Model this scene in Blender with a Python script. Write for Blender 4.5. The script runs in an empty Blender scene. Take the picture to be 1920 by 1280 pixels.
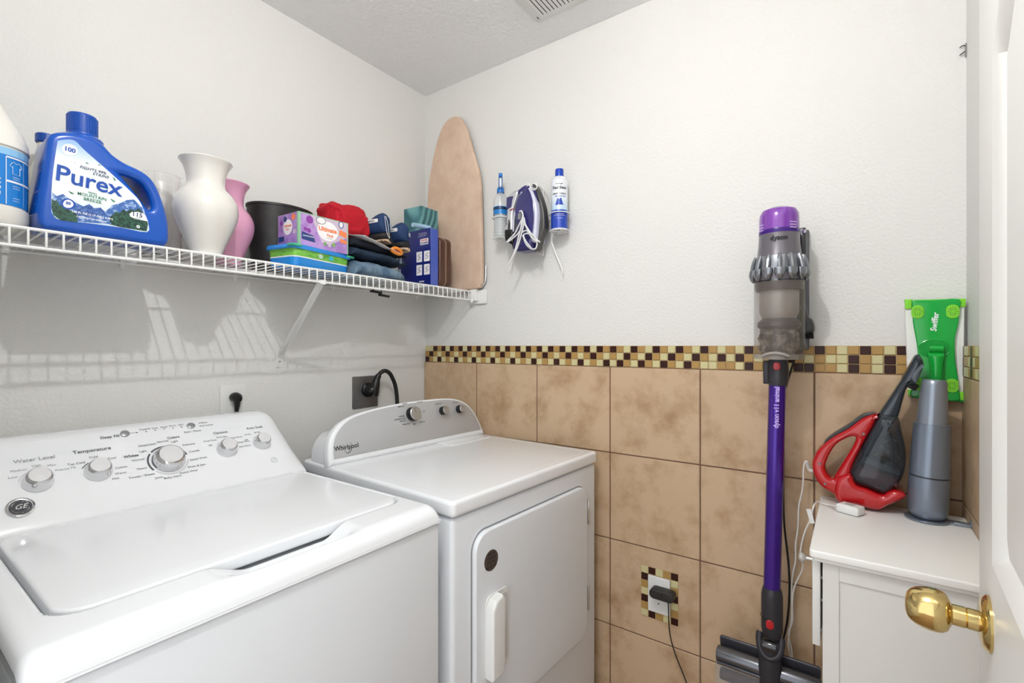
import bpy, bmesh, math, random
from mathutils import Vector, Matrix, noise
random.seed(7)
R = math.radians
SC = bpy.context.scene
COL = SC.collection

# ------------------------------------------------------------------ camera, world, light, exposure
CAMP = Vector((-1.605, -1.646, 1.30))
FPX, CXP, HYP = 898.0, 960.0, 648.0
YAW = math.atan2(640, 898)
FW = Vector((math.cos(YAW), math.sin(YAW), 0)); RT = Vector((math.sin(YAW), -math.cos(YAW), 0))
cd = bpy.data.cameras.new('camera'); cam = bpy.data.objects.new('camera', cd); COL.objects.link(cam)
cam.location = CAMP
cam.rotation_euler = (R(90), 0, YAW - R(90))
cd.sensor_width = 36; cd.lens = 36 * FPX / 1920; cd.shift_y = 8 / 1920; cd.clip_start = 0.02
SC.camera = cam
SC.view_settings.view_transform = 'Standard'; SC.view_settings.look = 'None'
SC.view_settings.gamma = 1; SC.view_settings.use_curve_mapping = False
SC.view_settings.exposure = -0.06
w = bpy.data.worlds.new('hall_daylight'); SC.world = w; w.use_nodes = True
w.node_tree.nodes['Background'].inputs[0].default_value = (0.92, 0.96, 1.0, 1)
w.node_tree.nodes['Background'].inputs[1].default_value = 1.9
LAMP = Vector((-1.33, -1.27, 2.425))
LAMP_W = 25.5
ld = bpy.data.lights.new('bulb_light', 'POINT'); ld.energy = LAMP_W; ld.shadow_soft_size = 0.010; ld.color = (1.0, 1.0, 0.985)
lo = bpy.data.objects.new('bulb_light', ld); COL.objects.link(lo); lo.location = LAMP

# ------------------------------------------------------------------ measured points (photo pixel -> point on a known plane)
def ray(px, py): return FW + RT * ((px - CXP) / FPX) + Vector((0, 0, -(py - HYP) / FPX))
def onX(px, py, x): r = ray(px, py); return CAMP + r * ((x - CAMP.x) / r.x)
def onY(px, py, y): r = ray(px, py); return CAMP + r * ((y - CAMP.y) / r.y)
def onZ(px, py, z): r = ray(px, py); return CAMP + r * ((z - CAMP.z) / r.z)
def onP(px, py, p0, n):
    r = ray(px, py); p0 = Vector(p0); n = Vector(n); return CAMP + r * ((p0 - CAMP).dot(n) / r.dot(n))

# ------------------------------------------------------------------ materials
def srgb(c):
    if isinstance(c, str): c = tuple(int(c[i:i+2], 16) / 255 for i in (0, 2, 4))
    return tuple((x / 12.92 if x <= .04045 else ((x + .055) / 1.055) ** 2.4) for x in c) + (1,)
MC = {}
def M(name, col='ffffff', rough=.5, metal=0, coat=0, trans=0, ior=1.45, bump=None, alpha=1, spec=.5, emit=None, var=None, sss=0):
    if name in MC: return MC[name]
    m = bpy.data.materials.new(name); m.use_nodes = True; MC[name] = m
    nt = m.node_tree; b = nt.nodes['Principled BSDF']; I = b.inputs
    I['Base Color'].default_value = srgb(col); I['Roughness'].default_value = rough; I['Metallic'].default_value = metal
    I['Coat Weight'].default_value = coat; I['Coat Roughness'].default_value = .08
    I['Transmission Weight'].default_value = trans; I['IOR'].default_value = ior
    I['Alpha'].default_value = alpha; I['Specular IOR Level'].default_value = spec
    if emit: I['Emission Color'].default_value = srgb(emit[0]); I['Emission Strength'].default_value = emit[1]
    tc = nt.nodes.new('ShaderNodeTexCoord')
    if bump:      # (scale, strength, distance, detail)
        n = nt.nodes.new('ShaderNodeTexNoise'); n.inputs['Scale'].default_value = bump[0]; n.inputs['Detail'].default_value = bump[3] if len(bump) > 3 else 3
        nt.links.new(tc.outputs['Object'], n.inputs['Vector'])
        bp = nt.nodes.new('ShaderNodeBump'); bp.inputs['Strength'].default_value = bump[1]; bp.inputs['Distance'].default_value = bump[2]
        nt.links.new(n.outputs['Fac'], bp.inputs['Height']); nt.links.new(bp.outputs['Normal'], I['Normal'])
    if var:       # (second colour, scale, low, high, vector scale)
        n = nt.nodes.new('ShaderNodeTexNoise'); n.inputs['Scale'].default_value = var[1]; n.inputs['Detail'].default_value = 6; n.inputs['Roughness'].default_value = .65
        mp = nt.nodes.new('ShaderNodeMapping'); mp.inputs['Scale'].default_value = var[4] if len(var) > 4 else (1, 1, 1)
        nt.links.new(tc.outputs['Object'], mp.inputs['Vector']); nt.links.new(mp.outputs['Vector'], n.inputs['Vector'])
        r = nt.nodes.new('ShaderNodeMapRange'); r.inputs[1].default_value = var[2]; r.inputs[2].default_value = var[3]
        nt.links.new(n.outputs['Fac'], r.inputs[0])
        mx = nt.nodes.new('ShaderNodeMix'); mx.data_type = 'RGBA'
        nt.links.new(r.outputs[0], mx.inputs['Factor']); mx.inputs['A'].default_value = srgb(col); mx.inputs['B'].default_value = srgb(var[0])
        nt.links.new(mx.outputs['Result'], I['Base Color'])
    return m

WALLM = M('wall_paint', 'e1e0dd', .75, bump=(115, .5, .004, 3))
CEILM = M('ceiling_texture', 'f4f5f5', .9, bump=(70, 1.0, .006, 4))
TRIMW = M('white_trim', 'e8e7e3', .45)
DOORM = M('door_paint', 'e6e5e1', .38)
TILEM = M('beige_tile', 'c8ad8e', .42, var=('a2825f', 8, .46, .74), bump=(60, .12, .002))
GROUT = M('brown_grout', '775a4b', .85)
GROUTM = M('mosaic_grout', 'b59a72', .8)
G_D = M('mosaic_dark', '341813', .3, spec=.3)
G_T = M('mosaic_tan', 'ad8a52', .28, spec=.3)
G_L = M('mosaic_light', 'cdc495', .28, spec=.3)
FLOORM = M('floor_tile', 'a58a70', .5, var=('8a6d55', 6, .4, .7))
ENAMEL = M('white_enamel', 'eef0f3', .16, coat=.3)
ENAMEL2 = M('white_panel_enamel', 'e3e6ea', .3, coat=.1)
PLASTW = M('white_plastic', 'e6e6e4', .35)
CHROME = M('chrome', 'd8d8da', .12, 1)
BRUSH = M('brushed_silver', 'bcbdbf', .42, .35)
BLACKP = M('black_plastic', '0c0c0d', .35)
DKGREY = M('dark_grey_plastic', '3b3b3e', .32, .35)
WIRE = M('white_wire_coating', 'eeeeec', .35)
WC = M('white_cord', 'e3e1dc', .5)
INK = M('grey_ink', '55565a', .6)
INKD = M('dark_ink', '1c1c20', .6)
INKW = M('white_ink', 'f0f2f5', .6)
BRASS = M('polished_brass', 'd6bd80', .13, 1)
GLASS = M('clear_glass', 'ffffff', .02, trans=1, ior=1.45)

# ------------------------------------------------------------------ mesh helpers
class MB:
    def __init__(s): s.v = []; s.f = []; s.m = []
    def add(s, vs, fs, mi=0, T=None):
        k = len(s.v)
        s.v += [tuple(T @ Vector(p)) if T is not None else tuple(p) for p in vs]
        s.f += [tuple(i + k for i in f) for f in fs]; s.m += [mi] * len(fs); return s
    def merge(s, me, mi=0, T=None): return s.add([v.co.copy() for v in me.vertices], [tuple(p.vertices) for p in me.polygons], mi, T)
    def box(s, a, b, mi=0, T=None, bev=0, seg=2):
        bm = bmesh.new(); bmesh.ops.create_cube(bm, size=1)
        for v in bm.verts: v.co = Vector([a[i] + (v.co[i] + .5) * (b[i] - a[i]) for i in range(3)])
        if bev: bmesh.ops.bevel(bm, geom=list(bm.edges), offset=bev, segments=seg, profile=.5, affect='EDGES')
        bm.verts.index_update()
        s.add([v.co.copy() for v in bm.verts], [tuple(v.index for v in f.verts) for f in bm.faces], mi, T); bm.free(); return s
    def lathe(s, prof, n=32, mi=0, T=None, sx=1, sy=1, caps=True):
        vs = []; fs = []
        for r, z in prof:
            for k in range(n):
                a = 2 * math.pi * k / n; vs.append((r * math.cos(a) * sx, r * math.sin(a) * sy, z))
        for i in range(len(prof) - 1):
            for k in range(n):
                k2 = (k + 1) % n; fs.append((i*n+k, i*n+k2, (i+1)*n+k2, (i+1)*n+k))
        if caps:
            if prof[0][0] > 1e-6: fs.append(tuple(reversed(range(n))))
            if prof[-1][0] > 1e-6: fs.append(tuple((len(prof)-1)*n + k for k in range(n)))
        return s.add(vs, fs, mi, T)
    def tube(s, pts, r, n=8, mi=0, T=None, smooth=0, closed=False, flat=1.0):
        pts = [Vector(p) for p in pts]
        if smooth: pts = cr(pts, smooth, closed)
        N = len(pts); vs = []; fs = []
        up = None
        for i, p in enumerate(pts):
            if closed: d = pts[(i+1) % N] - pts[i-1]
            else: d = pts[min(i+1, N-1)] - pts[max(i-1, 0)]
            d = d.normalized() if d.length > 1e-9 else Vector((0, 0, 1))
            if up is None:
                up = Vector((0, 0, 1)) if abs(d.z) < .9 else Vector((1, 0, 0))
            a = (up - d * up.dot(d)).normalized(); up = a; b = d.cross(a)
            rr = r[min(int(i * len(r) / N), len(r)-1)] if isinstance(r, (list, tuple)) else r
            if isinstance(r, (list, tuple)):
                t = i / max(N-1, 1) * (len(r) - 1); j = min(int(t), len(r) - 2); rr = r[j] + (r[j+1] - r[j]) * (t - j)
            for k in range(n):
                an = 2 * math.pi * k / n; vs.append(p + a * math.cos(an) * rr * flat + b * math.sin(an) * rr)
        for i in range(N - (0 if closed else 1)):
            i2 = (i + 1) % N
            for k in range(n):
                k2 = (k+1) % n; fs.append((i*n+k, i*n+k2, i2*n+k2, i2*n+k))
        if not closed: fs.append(tuple(reversed(range(n)))); fs.append(tuple((N-1)*n+k for k in range(n)))
        return s.add(vs, fs, mi, T)
    def poly(s, pts, z=0, mi=0, T=None): return s.add([(p[0], p[1], z) for p in pts], [tuple(range(len(pts)))], mi, T)
    def loft(s, rings, mi=0, T=None, caps=True):
        n = len(rings[0]); vs = [p for r in rings for p in r]; fs = []
        for i in range(len(rings)-1):
            for k in range(n):
                k2 = (k+1) % n; fs.append((i*n+k, i*n+k2, (i+1)*n+k2, (i+1)*n+k))
        if caps: fs.append(tuple(reversed(range(n)))); fs.append(tuple((len(rings)-1)*n+k for k in range(n)))
        return s.add(vs, fs, mi, T)
    def ob(s, name, mats, parent=None, ang=35, smooth=True):
        me = bpy.data.meshes.new(name); me.from_pydata([tuple(v) for v in s.v], [], s.f); me.update()
        if not isinstance(mats, (list, tuple)): mats = [mats]
        for m in mats: me.materials.append(m)
        me.polygons.foreach_set('material_index', s.m)
        bm = bmesh.new(); bm.from_mesh(me); bmesh.ops.recalc_face_normals(bm, faces=bm.faces); bm.to_mesh(me); bm.free()
        if smooth:
            me.polygons.foreach_set('use_smooth', [True] * len(me.polygons)); me.set_sharp_from_angle(angle=R(ang))
        o = bpy.data.objects.new(name, me); COL.objects.link(o)
        if parent: o.parent = parent
        return o

def cr(pts, n=6, closed=False):
    out = []; N = len(pts)
    P = [Vector(p) for p in pts]
    for i in range(N if closed else N-1):
        p0 = P[i-1] if (closed or i > 0) else P[0]; p1 = P[i]; p2 = P[(i+1) % N]; p3 = P[(i+2) % N] if (closed or i+2 < N) else P[-1]
        for k in range(n):
            t = k / n
            out.append(.5 * ((2*p1) + (p2-p0)*t + (2*p0-5*p1+4*p2-p3)*t*t + (3*p1-p0-3*p2+p3)*t*t*t))
    if not closed: out.append(P[-1])
    return out
def rrect(x0, y0, x1, y1, r, n=6):
    o = []
    for cx, cy, a in ((x1-r, y1-r, 0), (x0+r, y1-r, 90), (x0+r, y0+r, 180), (x1-r, y0+r, 270)):
        for k in range(n+1): o.append((cx + r*math.cos(R(a+90*k/n)), cy + r*math.sin(R(a+90*k/n))))
    return o
def circ(cx, cy, r, n=32, ry=None): return [(cx + r*math.cos(2*math.pi*k/n), cy + (ry or r)*math.sin(2*math.pi*k/n)) for k in range(n)]

def conv(cu):
    o = bpy.data.objects.new('tmp', cu); COL.objects.link(o); bpy.context.view_layer.update()
    me = bpy.data.meshes.new_from_object(o.evaluated_get(bpy.context.evaluated_depsgraph_get()))
    bpy.data.objects.remove(o); bpy.data.curves.remove(cu); return me
def plate(outs, depth, bev=0, res=3):
    """flat body with outlines in XY (first outer, others holes), centred on z=0, edges rolled"""
    cu = bpy.data.curves.new('p', 'CURVE'); cu.dimensions = '2D'; cu.fill_mode = 'BOTH'
    cu.extrude = max(depth/2 - bev, 0); cu.bevel_depth = bev; cu.bevel_resolution = res; cu.offset = -bev
    for o in outs:
        sp = cu.splines.new('POLY'); sp.points.add(len(o)-1); sp.use_cyclic_u = True
        for q, p in zip(sp.points, o): q.co = (p[0], p[1], 0, 1)
    me = conv(cu); bm = bmesh.new(); bm.from_mesh(me); bmesh.ops.remove_doubles(bm, verts=bm.verts, dist=1e-5); bm.to_mesh(me); bm.free()
    return me
TXC = {}
def text(s, size, bold=0, shear=0, ext=0):
    cu = bpy.data.curves.new('t', 'FONT'); cu.body = s; cu.size = size; cu.offset = bold; cu.shear = shear; cu.extrude = ext
    cu.align_x = 'CENTER'; cu.align_y = 'CENTER'; cu.resolution_u = 3
    return conv(cu)
def frame(o, x, y, z):
    m = Matrix.Identity(4)
    for i, a in enumerate((x, y, z)):
        for j in range(3): m[j][i] = a[j]
    for j in range(3): m[j][3] = o[j]
    return m
def FA(o): return frame(o, (1, 0, 0), (0, 0, 1), (0, -1, 0))       # faces out of the back wall
def FB(o): return frame(o, (0, -1, 0), (0, 0, 1), (-1, 0, 0))      # faces out of the tiled wall
def Tt(x=0, y=0, z=0, rx=0, ry=0, rz=0, s=(1, 1, 1)):
    return Matrix.Translation((x, y, z)) @ Matrix.Rotation(R(rz), 4, 'Z') @ Matrix.Rotation(R(ry), 4, 'Y') @ Matrix.Rotation(R(rx), 4, 'X') @ Matrix.Diagonal((*s, 1))

def thing(name, label, cat, mat=None, group=None):
    o = bpy.data.objects.new(name, None); o.empty_display_size = .05; COL.objects.link(o)
    if isinstance(mat, Matrix): o.matrix_world = mat
    elif mat is not None: o.location = mat
    o['label'] = label; o['category'] = cat
    if group: o['group'] = group
    return o
def tag(o, label, cat, group=None):
    o['label'] = label; o['category'] = cat
    if group: o['group'] = group
    return o
def struct(o): o['kind'] = 'structure'; return o

# ------------------------------------------------------------------ setting
CEIL = 2.477; YC = -1.872; XD = -1.515
struct(MB().box((-1.63, 0, 0), (.1, .1, CEIL)).ob('wall_back', WALLM, smooth=False))
struct(MB().box((0, YC, 0), (.1, 0, CEIL)).ob('wall_right', WALLM, smooth=False))
struct(MB().box((-1.63, YC-.1, 0), (.1, YC, CEIL)).ob('wall_front', WALLM, smooth=False))
wd = MB().box((XD-.115, -.86, 0), (XD, 0, CEIL)).box((XD-.115, YC, 0), (XD, -1.80, CEIL)).box((XD-.115, -1.80, 2.05), (XD, -.86, CEIL))
struct(wd.ob('wall_left', WALLM, smooth=False))
struct(MB().box((-1.63, YC-.1, CEIL), (.1, .1, CEIL+.08)).ob('ceiling', CEILM, smooth=False))
struct(MB().box((-4.2, -3.6, -.05), (.1, .1, 0)).ob('floor', FLOORM, smooth=False))
# tile field: individual tiles set proud of grout
ZB = 1.2256; PT = .3065
def tiles(ax, a0, edges, skip=None):
    mb = MB()
    for i in range(len(edges)-1):
        y1, y0 = edges[i], edges[i+1]
        for k in range(4):
            z1 = ZB - PT*k; z0 = max(z1 - PT, 0)
            g = .0021
            if ax == 'x': mb.box((a0-.010, y0+g, z0+g), (a0-.001, y1-g, z1-g), 0, bev=.0012, seg=1)
            else: mb.box((y0+g, a0+.001, z0+g), (y1-g, a0+.010, z1-g), 0, bev=.0012, seg=1)
    if ax == 'x': mb.box((a0-.0075, edges[-1], 0), (a0-.0005, edges[0], ZB), 1)
    else: mb.box((edges[-1], a0+.0005, 0), (edges[0], a0+.0075, ZB), 1)
    return mb
ye = [-.0015, -.3205, -.6295, -.9385, -1.2475, -1.5565, -1.870]
struct(tiles('x', 0, ye).ob('trim_1', [TILEM, GROUT]))
struct(tiles('y', YC, [-.011, -.30, -.609, -.918, -1.227, -1.50]).ob('trim_2', [TILEM, GROUT]))
# mosaic border
r1 = {0:'l',1:'l'}; r2 = {}; r3 = {0:'D',1:'t',2:'l'}
for c in range(2, 36): r1[c] = 'D' if c % 2 == 0 else ('t' if c % 4 == 3 else 'l')
for c in range(0, 36): r2[c] = 'D' if c % 4 == 1 else ('l' if c % 4 == 3 else 't')
for c in range(3, 36): r3[c] = 'D' if c % 4 == 3 else ('t' if c % 4 == 1 else 'l')
def seq(d, s, c):
    for ch in s: d[c] = ch; c += 1
seq(r1, 'DtlDtlDtlDtlDtltlDtDtlDtDtltDtlDtDtlD', 36); seq(r2, 'tlDtlDtlDtlDtlDlDtltlDtltllDtlDtlDtlDt', 36); seq(r3, 'lDtlDtlDtlDtllttlDtlDlDDttlDtlDtlDtlDt', 36)
mb = MB(); cw = .0258; ch = .0248; MI = {'D': 0, 't': 1, 'l': 2}
for row, d in enumerate((r1, r2, r3)):
    for c in range(72):
        y1 = -.0085 - c*cw; z1 = 1.30 - row*ch
        mb.box((-.0105, y1-cw+.0012, z1-ch+.0012), (-.001, y1-.0012, z1-.0012), MI[d.get(c, 'l')], bev=.0012, seg=1)
mb.box((-.0075, -1.870, 1.30-3*ch), (-.0005, -.0085, 1.30), 3)
struct(mb.ob('trim_3', [G_D, G_T, G_L, GROUTM]))
mb = MB()
for row in range(3):
    for c in range(56):
        x1 = -.012 - c*cw; z1 = 1.30 - row*ch
        mb.box((x1-cw+.0012, YC+.001, z1-ch+.0012), (x1-.0012, YC+.0105, z1-.0012), MI['DtlDlt'[(c*2+row*3+c//3) % 6]], bev=.0012, seg=1)
mb.box((-1.46, YC+.0005, 1.30-3*ch), (-.011, YC+.0075, 1.30), 3)
struct(mb.ob('trim_4', [G_D, G_T, G_L, GROUTM]))
# door jamb around the opening the photo is taken from
mb = MB()
for s in (0, 1):
    mb.box((XD-.125, -.875 if s else -1.80, 0), (XD+.004, -.86 if s else -1.785, 2.05))
mb.box((XD-.125, -1.80, 2.035), (XD+.004, -.86, 2.05))
struct(mb.ob('trim_5', TRIMW))

# ceiling bulb fixture (above the frame)
t = thing('ceiling_light', 'small round white ceiling light above the doorway', 'light', (LAMP.x, LAMP.y, CEIL))
MB().lathe([(.0, 0), (.07, 0), (.07, -.008), (.05, -.012), (0, -.012)], 32).ob('canopy', TRIMW, t)

# exhaust vent in ceiling
vx1, vy1, vx0, vy0 = -.131, -.709, -.40, -.985
t = thing('ceiling_vent', 'white slatted exhaust vent set in the textured ceiling', 'vent', ((vx0+vx1)/2, (vy0+vy1)/2, CEIL))
hx, hy = (vx1-vx0)/2, (vy1-vy0)/2
m = MB().merge(plate([rrect(-hx, -hy, hx, hy, .012), rrect(-hx+.04, -hy+.03, hx-.028, hy-.035, .004, 2)], .006, .002), 0, Tt(0, 0, -.003))
m.ob('frame', M('vent_white', 'dcdddb', .5), t)
MB().box((-hx+.03, -hy+.02, -.0025), (hx-.02, hy-.02, -.0005)).ob('backing', M('vent_dark', '4c4845', .8), t)
n = 15; ys = [(-hy+.034) + (2*hy-.07)*k/(n-1) for k in range(n)]
for y in ys: MB().box((-hx+.038, -.0055, -.0058), (hx-.027, .0055, -.0030), T=Tt(0, y, 0, rx=0), bev=.001, seg=1).ob('slat', PLASTW, t)
MB().box((-.007, -.0015, -.0066), (.007, .0015, -.0055), T=Tt(hx-.026, hy-.019, 0)).ob('slot', BLACKP, t)

# ------------------------------------------------------------------ door (open, in the foreground right)
DA = -.06
dd = Vector((math.cos(DA), math.sin(DA), 0)); dn = Vector((-dd.y, dd.x, 0))
tip = Vector((-.612, -1.80, 0))
dm = frame(tip, dd, (0, 0, 1), -Vector(dn)) if False else frame(tip, -dd, (0, 0, 1), dn)   # x runs from the free edge towards the hinge, z out of the face
t = bpy.data.objects.new('door_1', None); COL.objects.link(t); t.matrix_world = dm; t['kind'] = 'structure'
DW, DH = .905, 2.03
arch = []
x0p, x1p = .158, DW-.13
zb, zt = 1.022, 1.665
for k in range(17):
    u = k/16; x = x1p + (x0p-x1p)*u
    arch.append((x, zt + .20*math.sin(math.pi*u)**1.3))
pan = [(x0p, zb), (x1p, zb)] + arch
pan2 = [(x0p, .20), (x1p, .20), (x1p, .80), (x0p, .80)]
def inset(poly, d):
    c = Vector((sum(p[0] for p in poly)/len(poly), sum(p[1] for p in poly)/len(poly)))
    N = len(poly); out = []
    for i in range(N):
        a = Vector(poly[i-1][:2]); b = Vector(poly[i][:2]); e = Vector(poly[(i+1) % N][:2])
        d1 = (b-a).normalized() if (b-a).length > 1e-6 else (e-b).normalized(); d2 = (e-b).normalized() if (e-b).length > 1e-6 else d1
        n1 = Vector((-d1.y, d1.x)); n2 = Vector((-d2.y, d2.x)); nn = (n1+n2)
        nn = nn / max(nn.length, 1e-6); k = d / max(nn.dot(n1), .35)
        out.append((b.x + nn.x*k, b.y + nn.y*k))
    return out
mb = MB()
mb.merge(plate([[(0, .01), (DW, .01), (DW, DH), (0, DH)], pan, pan2], .036, .001, 1), 0, Tt(z=-.018))
for P in (pan, pan2):
    area = sum(P[i-1][0]*P[i][1]-P[i][0]*P[i-1][1] for i in range(len(P)))
    sg = 1 if area > 0 else -1
    rings = [P, inset(P, sg*.006), inset(P, sg*.013), inset(P, sg*.022), inset(P, sg*.055), inset(P, sg*.062)]
    zs = [.0, .004, .001, -.009, -.003, -.003]
    mb.loft([[(p[0], p[1], z) for p in r] for r, z in zip(rings, zs)], 0, caps=False)
    mb.poly(rings[-1], zs[-1])
    mb.poly(P, -.034)
mb.ob('leaf', DOORM, t, ang=25)
kz = .931; kx = .108
T0 = Tt(kx, kz, 0)
k = MB().lathe([(0, 0), (.036, 0), (.036, .003), (.031, .008), (.020, .011), (0, .011)], 40, T=T0)
k.ob('knob_rose', BRASS, t)
k = MB().lathe([(0.0135, .006), (.0135, .022), (.0125, .023), (.0135, .024), (.0135, .037), (.017, .039), (.0235, .042), (.0270, .047), (.0285, .054), (.0285, .061), (.0270, .069), (.0245, .076), (.0210, .0815), (.0165, .0850), (.011, .0868), (.005, .0875), (0, .0876)], 56, T=T0)
k.ob('door_knob', BRASS, t)
MB().box((-.0015, kz-.028, -.030), (.001, kz+.028, -.006)).ob('latch_plate', BRASS, t)
for z in (.25, 1.0, 1.8): MB().lathe([(.006, -.045), (.006, .045)], 12, T=Tt(DW+.004, z, 0, rx=90)).ob('hinge', BRASS, t)

# ------------------------------------------------------------------ washing machine
WX0, WX1, WY0, WY1 = -1.486, -.800, -.873, -.06
wash = thing('washing_machine', 'white top-load washing machine with five chrome dials, left of the dryer', 'washing machine', ((WX0+WX1)/2, (WY0+WY1)/2, 0))
wo = -Vector(wash.location); WT = Matrix.Translation(wo)
MB().box((WX0+.002, WY0+.004, .02), (WX1-.002, WY1, .894), 0, WT, bev=.008, seg=3).ob('cabinet', ENAMEL2, wash)
for sx in (WX0+.05, WX1-.05):
    for sy in (WY0+.06, WY1-.06): MB().lathe([(.02, 0), (.02, .012), (.012, .013), (.012, .03)], 16, T=WT @ Tt(sx, sy, 0)).ob('foot', BLACKP, wash)
LX0, LX1, LY0, LY1 = -1.435, -.829, -.772, -.322
def sdbox(x, y, x0, y0, x1, y1, r):
    cx, cy = (x0+x1)/2, (y0+y1)/2; qx = abs(x-cx)-(x1-x0)/2+r; qy = abs(y-cy)-(y1-y0)/2+r
    return math.hypot(max(qx, 0), max(qy, 0)) + min(max(qx, qy), 0) - r
def sm(a, b, x): t = min(max((x-a)/(b-a), 0), 1); return t*t*(3-2*t)
def topz(x, y):
    z = .933
    Rr = .038; d = (WY0+Rr) - y
    if d > 0: z -= Rr - math.sqrt(max(Rr*Rr - min(d, Rr)**2, 0))
    Rs = .02
    for d in ((WX0+Rs) - x, x - (WX1-Rs)):
        if d > 0: z -= (Rs - math.sqrt(max(Rs*Rs - min(d, Rs)**2, 0)))
    # finger scoop in front of the lid
    u = sm(-1.265, -1.185, x) * (1 - sm(-1.045, -.985, x)); v = 1 - sm(-.800, -.842, y) if False else sm(-.850, -.815, y)
    z -= .024*u*v
    sd = sdbox(x, y, LX0-.007, LY0-.0035, LX1+.0035, LY1+.01, .045)
    z -= .028*(1-sm(-.005, .003, sd)) * (1 if y < LY1+.02 else 0)
    return max(z, .894)
NX, NY = 228, 240
vs = []; fs = []
for j in range(NY+1):
    y = WY0 + (-.25 - WY0)*j/NY
    for i in range(NX+1):
        x = WX0 + (WX1-WX0)*i/NX; vs.append((x, y, topz(x, y)))
for j in range(NY):
    for i in range(NX): a = j*(NX+1)+i; fs.append((a, a+1, a+NX+2, a+NX+1))
mb = MB().add(vs, fs, 0, WT)
mb.box((WX0+.001, WY0+.0005, .896), (WX1-.001, WY1, .900), 0, WT)
mb.ob('top_panel', ENAMEL, wash, ang=60)
lid = plate([rrect(LX0, LY0, LX1, LY1, .042, 10)], .024, .005, 4)
MB().merge(lid, 0, WT @ Tt(z=.9225)).ob('lid', ENAMEL, wash)
# control panel
prof = [(-.321, .915), (-.321, .931), (-.317, .939), (-.30, .955), (-.27, .985), (-.22, 1.035), (-.18, 1.075), (-.168, 1.086), (-.158, 1.092), (-.140, 1.097), (-.10, 1.097), (-.072, 1.088), (-.062, 1.06), (-.060, .915)]
rings = []
RC = .055
for i in range(61):
    u = -1 + 2*i/60; u = math.sin(u*math.pi/2)
    x = (WX0+WX1)/2 + (WX1-WX0)/2*u
    e = max(0, RC - ((WX1-WX0)/2 - abs(x-(WX0+WX1)/2)))
    d = RC - math.sqrt(max(RC*RC-e*e, 0)); kk = 1 - min(d, .045)/.18
    rings.append([(x, y if z < .93 else y + (1-kk)*.10*(z-.93)/.17, .915+(z-.915)*kk) for y, z in prof])
cpanel = MB().loft(rings, 0, WT)
PN = Vector((0, -1, 1)).normalized(); PU = Vector((0, 1, 1)).normalized(); P0 = Vector((0, -.32, .9355))
def panel(px, py, off=0): return onP(px, py, P0 + PN*off, PN)
def pfr(px, py, off=.0, tilt=0):
    o = panel(px, py) + wo + PN*off; return frame(o, (1, 0, 0), PU, PN) @ Matrix.Rotation(R(tilt), 4, 'Z')
KNOBW = M('knob_white', 'e4e4e6', .22, .15, coat=.4)
def dial(px, py, r):
    T = pfr(px, py)
    k = MB().lathe([(r*1.0, 0), (r*1.0, .003), (r*.93, .010), (r*.86, .0205)], 48, 0, T, caps=True)
    k.lathe([(r*.86, .0205), (r*.80, .024), (r*.70, .0265)], 48, 0, T, caps=False)
    o = k.ob('dial', CHROME, wash)
    MB().lathe([(0, .0262), (r*.70, .0262), (r*.68, .0272), (0, .028)], 48, 0, T).ob('cap', KNOBW, o)
    return o
dial(71, 903, .0255); dial(184, 884, .0255); dial(316, 862, .0365); dial(425, 842, .0255); dial(490, 830, .0235)
for px, py in ((234, 813), (358, 798)):
    MB().lathe([(.0095, 0), (.0095, .002), (.008, .003), (0, .003)], 32, 0, pfr(px, py)).ob('button', M('button_grey', '9fa0a2', .3, .5), wash)
RING = M('ring_grey', 'c9c9cc', .4)
mr = cpanel
for px, py, r0, r1, a0, a1, mi in ((71, 903, .0285, .030, 20, 165, 1), (184, 884, .0285, .0305, 35, 150, 0), (316, 862, .0405, .0445, 10, 75, 0), (316, 862, .0405, .0445, 82, 135, 0), (316, 862, .0405, .0445, 142, 212, 0), (316, 862, .0405, .043, 218, 350, 1), (425, 842, .0275, .0290, 10, 130, 1), (490, 830, .0255, .027, 10, 130, 1)):
    mi += 1
    T = pfr(px, py, .0006); n = 24
    vs = []; fs = []
    for i in range(n+1):
        a = R(a0+(a1-a0)*i/n); vs += [(r0*math.cos(a), r0*math.sin(a), 0), (r1*math.cos(a), r1*math.sin(a), 0)]
    fs = [(2*i, 2*i+1, 2*i+3, 2*i+2) for i in range(n)]
    mr.add(vs, fs, mi, T)
for px, py in ((257, 811), (274, 809), (291, 806.5), (308, 804), (324, 802.5), (340, 800.5), (374, 793), (375, 798.5)): mr.poly(circ(0, 0, .0016, 10), .0006, 1, pfr(px, py))
mr.poly(rrect(-.018, -.0004, .010, .0004, .0002, 1), .0006, 1, pfr(248, 811.5))
mt = cpanel
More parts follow.
